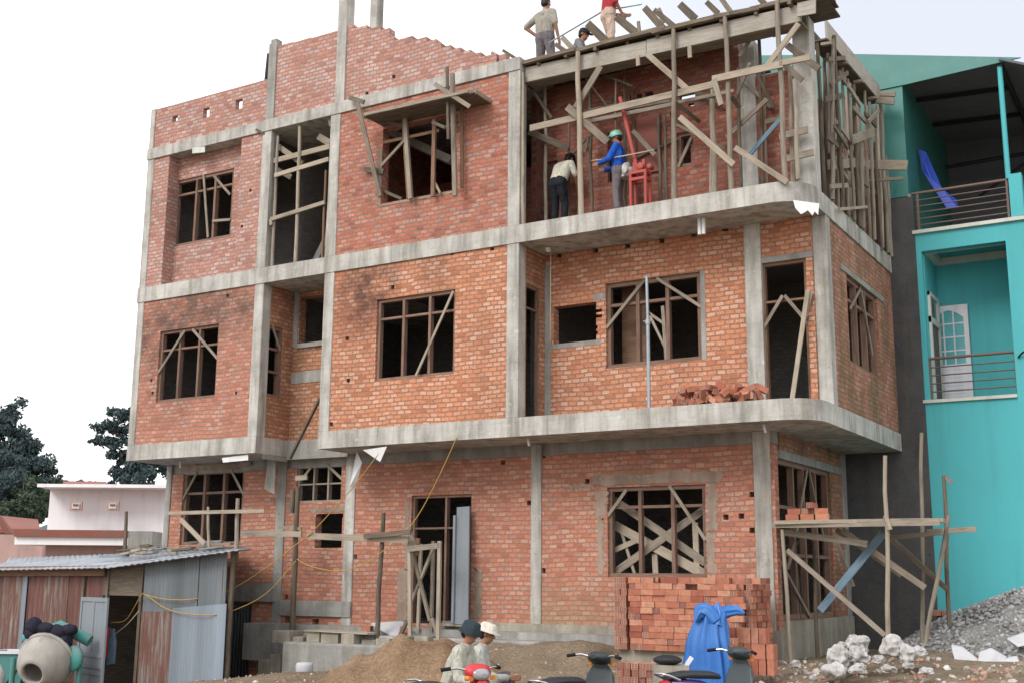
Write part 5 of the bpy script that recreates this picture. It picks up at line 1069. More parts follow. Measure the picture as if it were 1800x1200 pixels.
m = MB(); a, b = onY(775, 1097, 1.0), onY(826, 1095, 1.0); m.box((a.x, .9, .78), (b.x+.1, 1.4, .83)); standalone(m, 'door_step', M_plinth, 'pale threshold slab under the lower doorway', 'step')

# ledges of rough concrete along the foot of the wall
RW = empty('retaining_wall', (7, .3, -.5), 'rough grey concrete retaining ledge at the foot of the left wall', 'retaining wall')
m = MB(); m.box((4.9, -.25, -.9), (9.6, 1.08, .45)); m.box((5.0, .2, .45), (10.2, 1.09, .60)); m.build('ledge', M_concd, RW, bevel=.03)
m = MB()
x = 4.5
for i in range(9): wd_ = random.uniform(.2, .5); m.box((x, .0+random.uniform(-.12, .08), .40), (x+wd_, .35, .52+random.uniform(0, .14))); x += wd_+random.uniform(.02, .12)
for i in range(4): m.box((3.9+i*.3, .2, -.9), (4.18+i*.3, .8, .05+.12*i))
m.build('block', M_plinth, RW, bevel=.015)
m = MB(); pp_ = onY(590, 1112, .1); m.beam((pp_.x-.6, .1, .66), (pp_.x+.9, .1, .64), .4, .025); standalone(m, 'plank', M_pale, 'plank laid flat along the concrete ledge with bricks on it', 'plank')
m = MB(); pp_ = onY(690, 1100, .5); m.slabpoly([pp_+Vector((-.5, 0, .02)), pp_+Vector((.1, -.1, -.2)), pp_+Vector((.45, .2, -.22)), pp_+Vector((.0, .3, .06))], (0, 0, 1), .03); standalone(m, 'plaster_sheet', M_plasterw, 'pale broken sheet lying on the ledge left of the trestle', 'sheet')
pb_ = onY(535, 1175, -.8); m = MB(); m.lathe((pb_.x, -.8, pb_.z-.13), [(.12, 0), (.15, .02), (.16, .2), (.14, .24), (.03, .25)], 14); standalone(m, 'bucket', M_plasterw, 'small dusty white tub at the foot of the grey ledge', 'tub')

# ------------------------------------------------------------------ heaps
def heap(name, mat, cx, cy, rx, ry, hgt, label, cat, rot=0, rough=.06, seed=1, ridge=0, n=56):
    rnd = random.Random(seed); ph = [rnd.random()*6.3 for _ in range(6)]; m = MB(); V = []
    for j in range(n+1):
        for i in range(n+1):
            u_, v_ = i/n*2-1, j/n*2-1; r_ = math.hypot(u_, v_); h_ = hgt*max(0, 1-r_)**.85 if r_ < 1 else 0
            x, y = cx+(u_*math.cos(rot)*rx-v_*math.sin(rot)*ry), cy+(u_*math.sin(rot)*rx+v_*math.cos(rot)*ry)
            k = min(1, max(0, 1-r_)*4); nn_ = math.sin(x*3+ph[0]+y)*math.sin(y*4+ph[1])*.5+math.sin(x*7+ph[2])*math.sin(y*8+ph[3])*.35+math.sin(x*15+y*9+ph[4])*.2
            if ridge: nn_ += ridge*abs(math.sin(x*3.6+y*1.8+ph[5]))*1.1
            V.append((x, y, gz(x, y)-.06+h_+k*rough*nn_))
    F = [(j*(n+1)+i, j*(n+1)+i+1, (j+1)*(n+1)+i+1, (j+1)*(n+1)+i) for j in range(n) for i in range(n)]
    m.add(V, F, None, 0, True); return standalone(m, name, mat, label, cat)
sc0 = onY(760, 1150, -1.9)
heap('sand_pile', M_sand, 9.0, -1.9, 1.65, 1.3, .58, 'reddish sand heap gouged by shovels in front of the concrete ledge', 'sand pile', rot=.1, rough=.10, seed=2, ridge=.9, n=90)
heap('earth_bank', M_soil, 11.0, -.2, 2.4, 2.0, .14, 'trodden brown earth bank along the foot of the wall', 'earth bank', rough=.05, seed=5)
gp = heap('gravel_pile', M_gravelb, 17.6, 4.0, 2.6, 2.4, 1.02, 'grey crushed gravel heap against the turquoise wall', 'gravel', rough=.06, seed=6, n=70)
gp['kind'] = 'stuff'
rnd = random.Random(11)
ICO = []
bm = bmesh.new(); bmesh.ops.create_icosphere(bm, subdivisions=1, radius=1); ICO_V = [v.co.copy() for v in bm.verts]; ICO_F = [[v.index for v in f.verts] for f in bm.faces]; bm.free()
def stone(m, c, r_, flat=.8, mat=0):
    q = Matrix.Rotation(rnd.random()*6.3, 3, Vector((rnd.gauss(0, 1), rnd.gauss(0, 1), rnd.gauss(0, 1)+.01)).normalized()); s_ = (rnd.uniform(.7, 1.2), rnd.uniform(.6, 1.1), rnd.uniform(.5, .9)*flat/.8)
    m.add([Vector(c)+q @ Vector((v.x*s_[0], v.y*s_[1], v.z*s_[2]))*r_*rnd.uniform(.8, 1.2) for v in ICO_V], ICO_F, None, mat)
def heapz(x, y): u_, v_ = (x-17.6)/2.6, (y-4.0)/2.4; r_ = math.hypot(u_, v_); return gz(x, y)-.06+(1.02*max(0, 1-r_)**.85)
m = MB()
for _ in range(6500):
    a_, r_ = rnd.random()*6.3, rnd.random()**.5*1.05; x, y = 17.6+2.6*r_*math.cos(a_), 4.0+2.4*r_*math.sin(a_)
    if y > 5.5 or x > 19.2: continue
    stone(m, (x, y, heapz(x, y)+.015), rnd.choice((.016, .02, .026, .034, .05)))
tag(m.build('gravel_stones', M_stone), 'loose grey stones covering the gravel heap by the turquoise wall', 'gravel', kind='stuff')
m = MB()
for _ in range(1500):
    x, y = rnd.uniform(11.5, 19), rnd.uniform(-4.5, 1.2)
    if rnd.random() > sstep(10.8, 14.5, x): continue
    stone(m, (x, y, gz(x, y)+.01), rnd.choice((.015, .02, .03, .05, .07)), .6)
for _ in range(500): x, y = rnd.uniform(3, 12), rnd.uniform(-3.5, .4); stone(m, (x, y, gz(x, y)+.01), rnd.choice((.012, .02, .03)), .6)
tag(m.build('rubble_scatter', M_rubble), 'scattered brick crumbs and plaster rubble on the ground', 'rubble', kind='stuff')
# white sacks and plaster lumps at the right
def lump(px, py, y, r_, mat, label, cat, group, name, flat=.7, seed=0):
    rr_ = random.Random(seed+int(px)); p = onY(px, py, y); bm = bmesh.new(); bmesh.ops.create_icosphere(bm, subdivisions=5, radius=1)
    ph = [rr_.random()*6.3 for _ in range(9)]; sx, sy = rr_.uniform(.85, 1.3), rr_.uniform(.7, 1.0)
    from mathutils import noise as NZ
    of = Vector((rr_.random()*50, rr_.random()*50, rr_.random()*50))
    for v in bm.verts:
        c = v.co.normalized(); k = 1+.55*NZ.noise(c*1.1+of)+.20*(1-2.4*abs(NZ.noise(c*1.7+of*1.7)))+.07*(1-2.4*abs(NZ.noise(Vector((c.x*3.4, c.y*3.4, c.z*1.6))+of)))+.018*NZ.noise(c*9+of)
        v.co = Vector((c.x*sx, c.y*sy, max(c.z, -.55)*flat))*k*r_*.92
    me = bpy.data.meshes.new(name); bm.to_mesh(me); bm.free(); me.materials.append(mat)
    for q_ in me.polygons: q_.use_smooth = True
    o = bpy.data.objects.new(name, me); COL.objects.link(o); o.location = p; o.rotation_euler = (0, 0, rr_.random()*3)
    return tag(o, label, cat, group)
for px, py, y, r_, lb in ((1507, 1128, -.1, .19, 'tall knotted white sack at the top of the rubbish heap'), (1475, 1152, -.5, .20, 'bulging white sack left in the heap below the knotted one'), (1512, 1148, -.5, .17, 'crumpled white sack in the middle of the heap'), (1468, 1176, -.9, .19, 'dirty white sack at the front left corner of the heap'), (1506, 1172, -.9, .14, 'small white bundle at the front of the heap'),
                      (1570, 1136, -.1, .20, 'pinkish white sack leaning against the tall scaffold pole'), (1592, 1146, -.1, .17, 'white sack with a red patch right of the pole'), (1545, 1157, -.5, .13, 'flat white bundle right of the middle sack'), (1562, 1172, -.8, .12, 'small pale bundle near the bottom of the heap'), (1598, 1166, -.6, .10, 'little white lump right of the heap'), (1614, 1142, .2, .15, 'greyish sack at the right end of the heap'), (1398, 1164, -.2, .13, 'small torn white bag at the foot of the left scaffold pole'), (1628, 1176, -.6, .12, 'flat pale lump at the lower right of the heap'), (1485, 1130, -.1, .11, 'small sack tucked behind the bulging one')):
    lump(px, py+4, y, r_*.84, M_white, lb, 'sack', 'white sacks and bundles', 'white_sack', .9 if r_ > .16 else .6)
rc_ = random.Random(31)
for k in range(46):
    px, py = rc_.uniform(1385, 1650), rc_.uniform(1135, 1192); q = onZ(px, py, .33); q.z = gz(q.x, q.y); r_ = rc_.choice((.03, .04, .05, .06, .08)); bm = bmesh.new(); bmesh.ops.create_icosphere(bm, subdivisions=1, radius=1)
    for v in bm.verts: v.co = Vector((v.co.x*rc_.uniform(.6, 1.4), v.co.y*rc_.uniform(.5, 1.1), v.co.z*rc_.uniform(.35, .8)))*r_
    me = bpy.data.meshes.new('plaster_lump'); bm.to_mesh(me); bm.free(); me.materials.append((M_plasterw, M_white, M_plinth)[k % 3]); o = bpy.data.objects.new('plaster_lump', me); COL.objects.link(o); o.location = (q.x, q.y, q.z+r_*.25); o.rotation_euler = (rc_.uniform(-.6, .6), rc_.uniform(-.6, .6), rc_.random()*6)
    tag(o, 'small angular plaster lump strewn round the white sacks', 'plaster lump', 'plaster lumps round the sacks')
for pts, lb in ((((1672, 1134), (1690, 1138), (1718, 1160), (1714, 1176), (1690, 1172), (1678, 1158)), 'upright shard of white plaster board beside the gravel'), (((1722, 1146), (1740, 1140), (1768, 1156), (1760, 1172), (1732, 1176), (1718, 1166)), 'tilted white plaster slab right of the upright shard'), (((1765, 1158), (1786, 1154), (1792, 1168), (1776, 1176), (1760, 1174)), 'small white plaster slab at the right edge'), (((1770, 1122), (1800, 1112), (1815, 1130), (1790, 1136)), 'white scrap lying on the gravel slope at the right edge'), (((1630, 1160), (1660, 1164), (1664, 1174), (1632, 1172)), 'flat grey plaster piece in front of the gravel')):
    m = MB(); P_ = [onY(x, y, 1.2+.6*(1-(y-1110)/70)) for x, y in pts]; m.slabpoly(P_, (.1, 1, .3), .06); standalone(m, 'plaster_slab', M_plasterw, lb, 'slab', 'plaster slabs')
m = MB()
for k in range(3):
    for j in range(5): q = onY(1652, 1080, 4.7); put_brick((q.x+.02+random.uniform(-.03, .03)+.11*(k % 2), 4.5+.2*(j % 2), gz(q.x, 4.5)+.12+j*.094+.0), (0, 0, 1.5+random.uniform(-.2, .2)), 'brick in the low pile between grey wall and turquoise wall', 'bricks by the turquoise wall')

# ------------------------------------------------------------------ blue tarp over the front stack
TPm = MB(); tx, ty = onY(1253, 1080, -1.5).x, -1.52; zt_ = onY(1255, 1066, -1.5).z
def folded(m, pts, wd, dp, lobes, amp, n=64, tw=.6, seed=0):
    """sheet gathered into sharp folds round a path"""
    rnd = random.Random(seed); ph = [rnd.random()*6.3 for _ in range(4)]; rings = []; N = len(pts)
    for i, p in enumerate(pts):
        d = (pts[min(i+1, N-1)]-pts[max(i-1, 0)]).normalized(); u_ = d.cross(Vector((0, 1, 0))).normalized(); v_ = d.cross(u_).normalized(); t_ = i/(N-1); ring = []
        for j in range(n):
            an = 2*math.pi*j/n; s1 = 1-2*abs(math.sin(an*lobes/2+ph[0]+tw*t_)); s2 = 1-2*abs(math.sin(an*lobes*.82+ph[1]-tw*2*t_)); f = 1+amp*(.6*s1+.35*s2)*min(1, .35+t_*2)+.05*math.sin(an*11+t_*9+ph[2])
            ring.append(p+(u_*math.cos(an)*wd[i]+v_*math.sin(an)*dp[i])*f)
        rings.append(ring)
    m.loft(rings)
def resample(P_, k):
    P_ = [Vector(p) for p in P_]; o = []
    for i in range(len(P_)-1):
        for q in range(k): o.append(P_[i].lerp(P_[i+1], q/k))
    return o+[P_[-1]]
def interp(v, k): return [v[i]+(v[i+1]-v[i])*q/k for i in range(len(v)-1) for q in range(k)]+[v[-1]]
folded(TPm, resample([Vector((tx-.01, ty, zt_+.02)), Vector((tx-.02, ty-.02, zt_-.14)), Vector((tx-.05, ty-.04, zt_-.5)), Vector((tx-.04, ty-.05, zt_-1.1))], 6), interp([.05, .20, .30, .36], 6), interp([.04, .10, .15, .17], 6), 9, .30, seed=4)
folded(TPm, resample([onY(1258, 1092, -1.6), onY(1243, 1073, -1.62), onY(1231, 1072, -1.64), onY(1222, 1092, -1.68)], 4), interp([.10, .11, .10, .02], 4), interp([.06, .06, .05, .02], 4), 6, .35, 30, seed=7)
folded(TPm, resample([onY(1257, 1098, -1.58), onY(1262, 1078, -1.52), onY(1260, 1057, -1.5)], 4), interp([.13, .11, .015], 4), interp([.07, .06, .015], 4), 6, .35, 30, seed=9)
folded(TPm, resample([onY(1258, 1082, -1.56), onY(1278, 1075, -1.45), onY(1296, 1072, -1.4), onY(1309, 1077, -1.4)], 4), interp([.10, .075, .06, .015], 4), interp([.05, .045, .04, .01], 4), 5, .4, 26, seed=12)
o = standalone(TPm, 'blue_tarp', M_bluetarp, 'bright blue plastic tarp bunched over the front brick stack', 'tarp')

# ------------------------------------------------------------------ plastic scraps, boards and cables on the building
def scrap(pts, y, label, mat=M_pvc, y2=None, name='plastic_scrap'):
    m = MB(); P_ = [onY(px, py, y if k % 2 == 0 or y2 is None else y2) for k, (px, py) in enumerate(pts)]; m.slabpoly(P_, (0, 1, 0), .008); return standalone(m, name, mat, label, 'scrap', 'scraps hanging on the house')
scrap(((638, 790), (680, 784), (668, 811)), -.02, 'white triangular scrap hanging under the first slab', y2=-.06)
scrap(((627, 792), (636, 812), (624, 858), (614, 855)), .6, 'long pale plastic strip beside the second ground floor column', y2=.5)
scrap(((1394, 352), (1440, 358), (1438, 378), (1432, 372), (1428, 379), (1420, 370), (1408, 377), (1398, 366)), -.02, 'torn white sheet stuck under the rounded slab corner')
scrap(((472, 800), (484, 812), (482, 868), (464, 858)), .8, 'grey plastic strip hanging at the left ground floor column', M_concd, .75)
scrap(((390, 804), (436, 798), (436, 808), (392, 812)), .05, 'white board strip under the left block', M_pvc)
scrap(((338, 260), (360, 258), (360, 268), (338, 270)), -.03, 'small pale board nailed under the left roof beam', M_trim)
def cable(pts, label, mat, rad=.0095, name='cable', cat='cable'):
    P_ = [Vector(p) for p in pts]; Q = []
    for i in range(len(P_)-1):
        for k in range(8):
            t_ = k/8; a, b = P_[i], P_[i+1]; pm = P_[max(0, i-1)]; nx_ = P_[min(len(P_)-1, i+2)]
            Q.append(.5*((2*a)+(b-pm)*t_+(2*pm-5*a+4*b-nx_)*t_*t_+(3*a-pm-3*b+nx_)*t_**3))
    Q.append(P_[-1]); m = MB(); m.tube(Q, rad, 6); return standalone(m, name, mat, label, cat, 'yellow cables')
cable([onY(672, 788, -.03), onY(615, 862, .0), onY(545, 938, .1), onY(522, 955, .2), onY(470, 995, -.5), onY(400, 1038, -1.0), onY(340, 1052, -1.56), onY(290, 1052, -1.58), onY(255, 1044, -1.6)], 'yellow cable from the slab edge down past the barrier to the shed', M_yellow)
cable([onY(803, 768, -.03), onY(770, 840, .1), onY(735, 905, .2), onY(705, 940, .15), onY(670, 970, .1), onY(640, 990, .1), onY(595, 1003, .1), onY(548, 995, .15), onY(522, 982, .3)], 'yellow cable slanting down across the lower doorway', M_yellow)
cable([onY(520, 985, .3), onY(470, 1040, -.6), onY(420, 1068, -1.2), onY(370, 1080, -1.58), onY(300, 1072, -1.6), onY(258, 1046, -1.62), onY(248, 1046, -1.62), onY(222, 1088, -1.3), onY(196, 1093, -1.3)], 'yellow cable sagging along the shed front into its doorway', M_yellow)
cable([onY(245, 1072, -1.5), onY(222, 1098, -1.5), onY(198, 1116, -1.5)], 'pale rope crossing the shed doorway', M_ropep, .01, 'rope', 'rope')
cable([onY(1788, 382, YT-.02), onY(1800, 380, YT-.02), onY(1830, 376, YT-.3)], 'black wire leaving the turquoise pier at the right edge', M_black, .02)
cable([onY(1790, 628, YT-.02), onY(1800, 618, YT-.1), onY(1830, 606, YT-.3)], 'black wire by the lower balcony rail at the right edge', M_black, .02)
# winch on the open storey
hz = onY(1128, 352, .3); HW = empty('hoist_winch', (hz.x, .3, Z3T), 'red steel hoist frame with a long slanting jib on the open storey', 'hoist')
m = MB(); x0, x1 = onY(1112, 320, .3).x, onY(1138, 320, .3).x; zt2 = onY(1125, 305, .3).z
for x in (x0, x1):
    for y in (.22, .42): m.tube([(x, y, Z3T), (x, y, zt2)], .03, 7)
for z in (zt2, zt2-.12): m.beam((x0, .22, z), (x1, .22, z), .05, .05); m.beam((x0, .42, z), (x1, .42, z), .05, .05); m.beam((x0, .2, z), (x0, .44, z), .05, .05); m.beam((x1, .2, z), (x1, .44, z), .05, .05)
m.beam((x0+.04, .3, zt2), (x0+.04, .3, zt2+.22), .05, .05, (0, 1, 0)); m.beam((x1-.06, .3, zt2), (x1-.06, .3, zt2+.24), .05, .05, (0, 1, 0)); m.build('frame', M_redp, HW)
m = MB(); m.tube([(x0+.1, .3, zt2+.05), onY(1090, 172, .3)], .04, 8); m.build('jib', M_redp, HW)
m = MB(); m.lathe(((x0+x1)/2+.04, .22, zt2+.1), [(.02, 0), (.07, .0), (.07, .03), (.04, .03), (.04, .17), (.07, .17), (.07, .2), (.02, .2)], 14, axis='y'); m.lathe((x1+.06, .3, zt2+.08), [(.02, -.06), (.045, -.06), (.045, .06), (.02, .06)], 12, axis='y'); m.build('drum', M_redp, HW)
lump(1104, 303, .45, .15, M_white, 'white sack on the open storey behind the worker in blue', 'sack', None, 'white_sack', 1.0)
# ------------------------------------------------------------------ people
def capsule(m, a, b, r0, r1, n=12):
    a, b = Vector(a), Vector(b); d = b-a; L_ = d.length
    if L_ < 1e-5: d = Vector((0, 0, 1)); L_ = 1e-5
    d.normalize(); u_ = d.orthogonal().normalized(); v_ = d.cross(u_); rings = []
    for t_ in (-90, -60, -30, 0): rings.append((a+d*r0*math.sin(R(t_)), r0*max(.03, math.cos(R(t_)))))
    for t_ in (0, 30, 60, 90): rings.append((b+d*r1*math.sin(R(t_)), r1*max(.03, math.cos(R(t_)))))
    m.loft([[c+(u_*math.cos(2*math.pi*k/n)+v_*math.sin(2*math.pi*k/n))*r_ for k in range(n)] for c, r_ in rings])
def remeshed(m, name, mats, parent, vox, it=3):
    me = bpy.data.meshes.new('t'); me.from_pydata(m.v, [], m.f); o = bpy.data.objects.new('t', me); COL.objects.link(o)
    r_ = o.modifiers.new('r', 'REMESH'); r_.mode = 'VOXEL'; r_.voxel_size = vox; r_.use_smooth_shade = True
    s_ = o.modifiers.new('s', 'SMOOTH'); s_.factor = .5; s_.iterations = it
    dg = bpy.context.evaluated_depsgraph_get(); me2 = bpy.data.meshes.new_from_object(o.evaluated_get(dg)); bpy.data.objects.remove(o); me2.name = name
    me2.materials.clear(); me2.materials.append(mats)
    for p in me2.polygons: p.use_smooth = True
    o = bpy.data.objects.new(name, me2); COL.objects.link(o); o.parent = parent; return o
def person(label, loc, yaw, J, shirt, trousers, sleeve=.5, hat=None, shoes=(.03, .028, .03), group=None, barefoot=False, hair=True, scl=1.0, long_tr=True):
    """J: joints in local metres, x forward, y left, z up"""
    root = empty('person', loc, label, 'person', group, yaw); root.scale = (scl,)*3
    V3 = Vector; pel, che, nek, hed = V3(J['pelvis']), V3(J['chest']), V3(J['neck']), V3(J['head']); hd = (hed-nek).normalized(); fw = V3(J.get('face', (1, 0, -.05))); fw = (fw-hd*fw.dot(hd)).normalized(); lf = hd.cross(fw)
    sp_ = (che-pel).normalized(); side = V3((0, 1, 0)); m = MB(); c = MB(); tr = MB()
    for s_ in (-1, 1):
        for mm, g_ in ((m, 0), (c, .014)):
            capsule(mm, pel+side*.075*s_+sp_*.02, che+side*.075*s_, .095+g_, .105+g_); capsule(mm, che+side*.08*s_, che+sp_*.13+side*.10*s_, .10+g_, .072+g_); capsule(mm, che+sp_*.15, che+sp_*.14+side*.15*s_, .06+g_, .055+g_)
        capsule(tr, pel+side*.07*s_+sp_*.06, pel+side*.085*s_-sp_*.04, .112, .115)
    capsule(m, che+sp_*.15, nek+hd*.05, .055, .05)
    # head: skull, jaw, nose, ears
    hc = hed
    def el(mm, o_, r_, n=14, k=10):
        rings = []
        for i in range(k+1):
            a_ = math.pi*i/k; rings.append([hc+fw*(o_[0]+r_[0]*max(.03, math.sin(a_))*math.cos(2*math.pi*q_/n))+lf*(o_[1]+r_[1]*max(.03, math.sin(a_))*math.sin(2*math.pi*q_/n))+hd*(o_[2]-r_[2]*math.cos(a_)) for q_ in range(n)])
        mm.loft(rings)
    el(m, (-.008, 0, .03), (.094, .076, .088)); el(m, (.022, 0, -.045), (.066, .058, .07)); el(m, (.092, 0, -.012), (.022, .014, .022), 8, 6); el(m, (.075, 0, -.055), (.02, .026, .012), 8, 6)
    for s_ in (-1, 1): el(m, (-.005, .077*s_, .0), (.02, .01, .032), 8, 6)
    for s_, n_ in ((1, 'L'), (-1, 'R')):
        sh = che+sp_*.13+side*.175*s_; e_, w_ = V3(J['elbow'+n_]), V3(J['wrist'+n_]); capsule(m, sh, e_, .05, .039); capsule(m, e_, w_, .038, .027)
        capsule(c, sh, sh.lerp(e_, min(1, sleeve*2)), .068, .058)
        if sleeve > .5: capsule(c, e_, e_.lerp(w_, (sleeve-.5)*2), .056, .046)
        d = (w_-e_).normalized(); hdv = V3(J.get('hand'+n_, tuple(d))).normalized(); pn = V3(J.get('palm'+n_, (0, -s_, 0))); pn = (pn-hdv*pn.dot(hdv)).normalized(); ac = hdv.cross(pn)
        pc = w_+hdv*.05
        for k in (-1, 0, 1): capsule(m, w_+ac*.012*k, w_+hdv*.075+ac*.024*k, .017, .016)
        cu = J.get('curl', .5)
        for k, l_ in ((-1.5, .058), (-.5, .072), (.5, .078), (1.5, .068)):
            b0 = w_+hdv*.085+ac*.0195*k; d1 = (hdv+pn*.35*cu).normalized(); d2 = (hdv+pn*1.5*cu).normalized(); capsule(m, b0, b0+d1*l_*.55, .0095, .009, 8); capsule(m, b0+d1*l_*.55, b0+d1*l_*.55+d2*l_*.5, .009, .0075, 8)
        b0 = w_+hdv*.025+ac*.028*(1 if s_ > 0 else 1); capsule(m, b0, b0+(hdv*.6+ac*.8+pn*.3).normalized()*.04, .012, .011, 8); b1 = b0+(hdv*.6+ac*.8+pn*.3).normalized()*.04; capsule(m, b1, b1+(hdv*.9+ac*.3+pn*.5).normalized()*.03, .011, .009, 8)
        hp, kn, an = pel+side*.085*s_-sp_*.05, V3(J['knee'+n_]), V3(J['ankle'+n_]); capsule(m, hp, kn, .082, .056); capsule(m, kn, kn.lerp(an, .35), .052, .055); capsule(m, kn.lerp(an, .35), an, .055, .036)
        toe = an+V3(J.get('foot'+n_, (.17, .02*s_, -.05))); capsule(m, an+V3((-.03, 0, -.045)), toe, .036, .03)
        capsule(tr, hp, kn, .100, .076)
        if long_tr: capsule(tr, kn, kn.lerp(an, .93), .075, .062)
        if not barefoot:
            f = MB(); capsule(f, an+V3((-.035, 0, -.05)), toe+V3((.01, 0, 0)), .043, .04); capsule(f, an+V3((0, 0, .0)), an+V3((.03, 0, -.04)), .045, .045); remeshed(f, 'shoe', cloth('shoe', shoes), root, .012)
    remeshed(m, 'body', M_skin, root, .0075, 2)
    capsule(c, che+sp_*.15, nek-hd*.01, .066, .062)
    remeshed(c, 'shirt', cloth('shirt', shirt), root, .013, 3); remeshed(tr, 'trousers', cloth('trousers', trousers), root, .013, 3)
    em = MB()
    for s_ in (-1, 1): el(em, (.078, .03*s_, .018), (.008, .013, .007), 8, 6); el(em, (.083, .03*s_, .038), (.006, .018, .004), 8, 5)
    em.build('eyes', M_eye, None).parent = root
    em = MB(); el(em, (.090, 0, -.056), (.006, .022, .005), 8, 5); em.build('mouth', M_lip, None).parent = root
    if hair:
        hm = MB(); el(hm, (-.02, 0, .045), (.098, .084, .088)); el(hm, (-.045, 0, -.0), (.062, .076, .075)); remeshed(hm, 'hair', M_hair, root, .012)
    if hat:
        kind, col = hat; hm = MB(); n = 20
        def ring(r_, z, sq=1.0, fx=0): return [hc+fw*(r_*math.cos(2*math.pi*k/n)+fx)+lf*r_*sq*math.sin(2*math.pi*k/n)+hd*z for k in range(n)]
        if kind == 'cap':
            hm.loft([ring(.108, .03, .87), ring(.109, .07, .87), ring(.098, .11, .87), ring(.06, .135, .87), ring(.01, .142, .87)])
            pk = [hc+fw*(.085+.10*math.cos(R(a_)))+lf*.075*math.sin(R(a_))+hd*(.045-.02*math.cos(R(a_))) for a_ in range(-90, 91, 15)]; hm.slabpoly(pk, hd, .008)
        elif kind == 'brim': hm.loft([ring(.165, .028, .92), ring(.165, .034, .92), ring(.112, .05, .88), ring(.105, .10, .88), ring(.075, .13, .88), ring(.01, .137, .88)])
        elif kind == 'bucket': hm.loft([ring(.14, -.0, .92), ring(.142, .006, .92), ring(.112, .06, .88), ring(.10, .125, .88), ring(.06, .142, .88), ring(.01, .146, .88)])
        elif kind == 'helmet':
            hm.loft([ring(.125, .015, .9), ring(.127, .05, .9), ring(.12, .09, .9), ring(.095, .13, .9), ring(.05, .152, .9), ring(.01, .158, .9)])
            pk = [hc+fw*(.10+.09*math.cos(R(a_)))+lf*.10*math.sin(R(a_))+hd*(.035-.012*math.cos(R(a_))) for a_ in range(-90, 91, 15)]; hm.slabpoly(pk, hd, .01)
        hm.build('hat', cloth('hat', col) if kind != 'helmet' else simple('hat_shell', col, .35, .5), None).parent = root
    return root
def J0(**k):
    j = dict(pelvis=(0, 0, .86), chest=(0, 0, 1.16), neck=(.0, 0, 1.36), head=(.03, 0, 1.50), elbowL=(-.03, .25, 1.04), wristL=(.05, .26, .80), elbowR=(-.03, -.25, 1.04), wristR=(.05, -.26, .80), kneeL=(.03, .10, .46), ankleL=(-.01, .12, .09), kneeR=(.03, -.10, .46), ankleR=(-.01, -.12, .09))
    j.update(k); return j
TOCAM = math.atan2(CAM.y-0, CAM.x-12)
IMR = math.atan2(CR.y, CR.x)              # the direction that runs to the right in the picture
def deckz(x): return zbm1+(zb1-zbm1)*(x-xs_)/L_deck+.11
L_deck = xe-xs_
# on the roof
p = onY(958, 60, 1.15); top = onY(955, -14, 1.15); z0 = deckz(p.x); s_ = max(.8, min(1.1, (top.z-z0)/1.64))
person('worker in a grey shirt standing on the roof deck with one hand on his hip', (p.x, 1.15, z0), IMR+.9, J0(elbowL=(-.10, .36, 1.10), wristL=(.02, .19, .93), handL=(.6, -.5, -.4), head=(.03, 0, 1.5), kneeL=(.05, .14, .46), ankleL=(.02, .17, .09), kneeR=(.02, -.13, .46), ankleR=(-.03, -.17, .09)), (.33, .31, .27), (.17, .15, .16), .45, None, scl=s_)
p = onY(1068, 40, .7); z0 = deckz(p.x)+.02
person('worker in a red shirt and pale trousers standing by the tilted boards', (p.x, .75, z0), IMR+.35, J0(pelvis=(-.01, 0, .86), chest=(.03, 0, 1.16), neck=(.06, 0, 1.36), head=(.10, 0, 1.49), elbowL=(.16, .25, 1.0), wristL=(.36, .12, .96), elbowR=(.02, -.26, 1.0), wristR=(.16, -.22, .82), kneeL=(.1, .11, .45), ankleL=(-.05, .13, .09), kneeR=(.0, -.12, .45), ankleR=(-.1, -.14, .09)), (.40, .045, .06), (.55, .42, .34), .5, None)
rod0, rod1 = onY(965, 76, 1.0), onY(1060, 20, .85); m = MB(); m.tube([rod0, rod1], .016, 6); rod2 = onY(1128, 8, .7); m.tube([rod1, rod2], .013, 6); standalone(m, 'steel_rod', M_steel, 'long bent steel rod held by the worker in red', 'rod')
p = onY(1015, 60, 1.0); z0 = deckz(p.x); hz_ = onY(1015, 50, 1.0).z
person('worker in a dark peaked cap crouching so that only his head shows above the deck', (p.x-.05, 1.0, hz_-1.02), IMR-.35, J0(pelvis=(-.05, 0, .26), chest=(.06, 0, .54), neck=(.13, 0, .72), head=(.17, 0, .86), elbowL=(.22, .26, .42), wristL=(.40, .15, .30), elbowR=(.22, -.26, .42), wristR=(.40, -.15, .30), kneeL=(.32, .16, .46), ankleL=(.0, .14, .08), kneeR=(.32, -.16, .46), ankleR=(.0, -.14, .08)), (.2, .2, .2), (.12, .12, .13), .5, ('cap', (.03, .03, .035)))
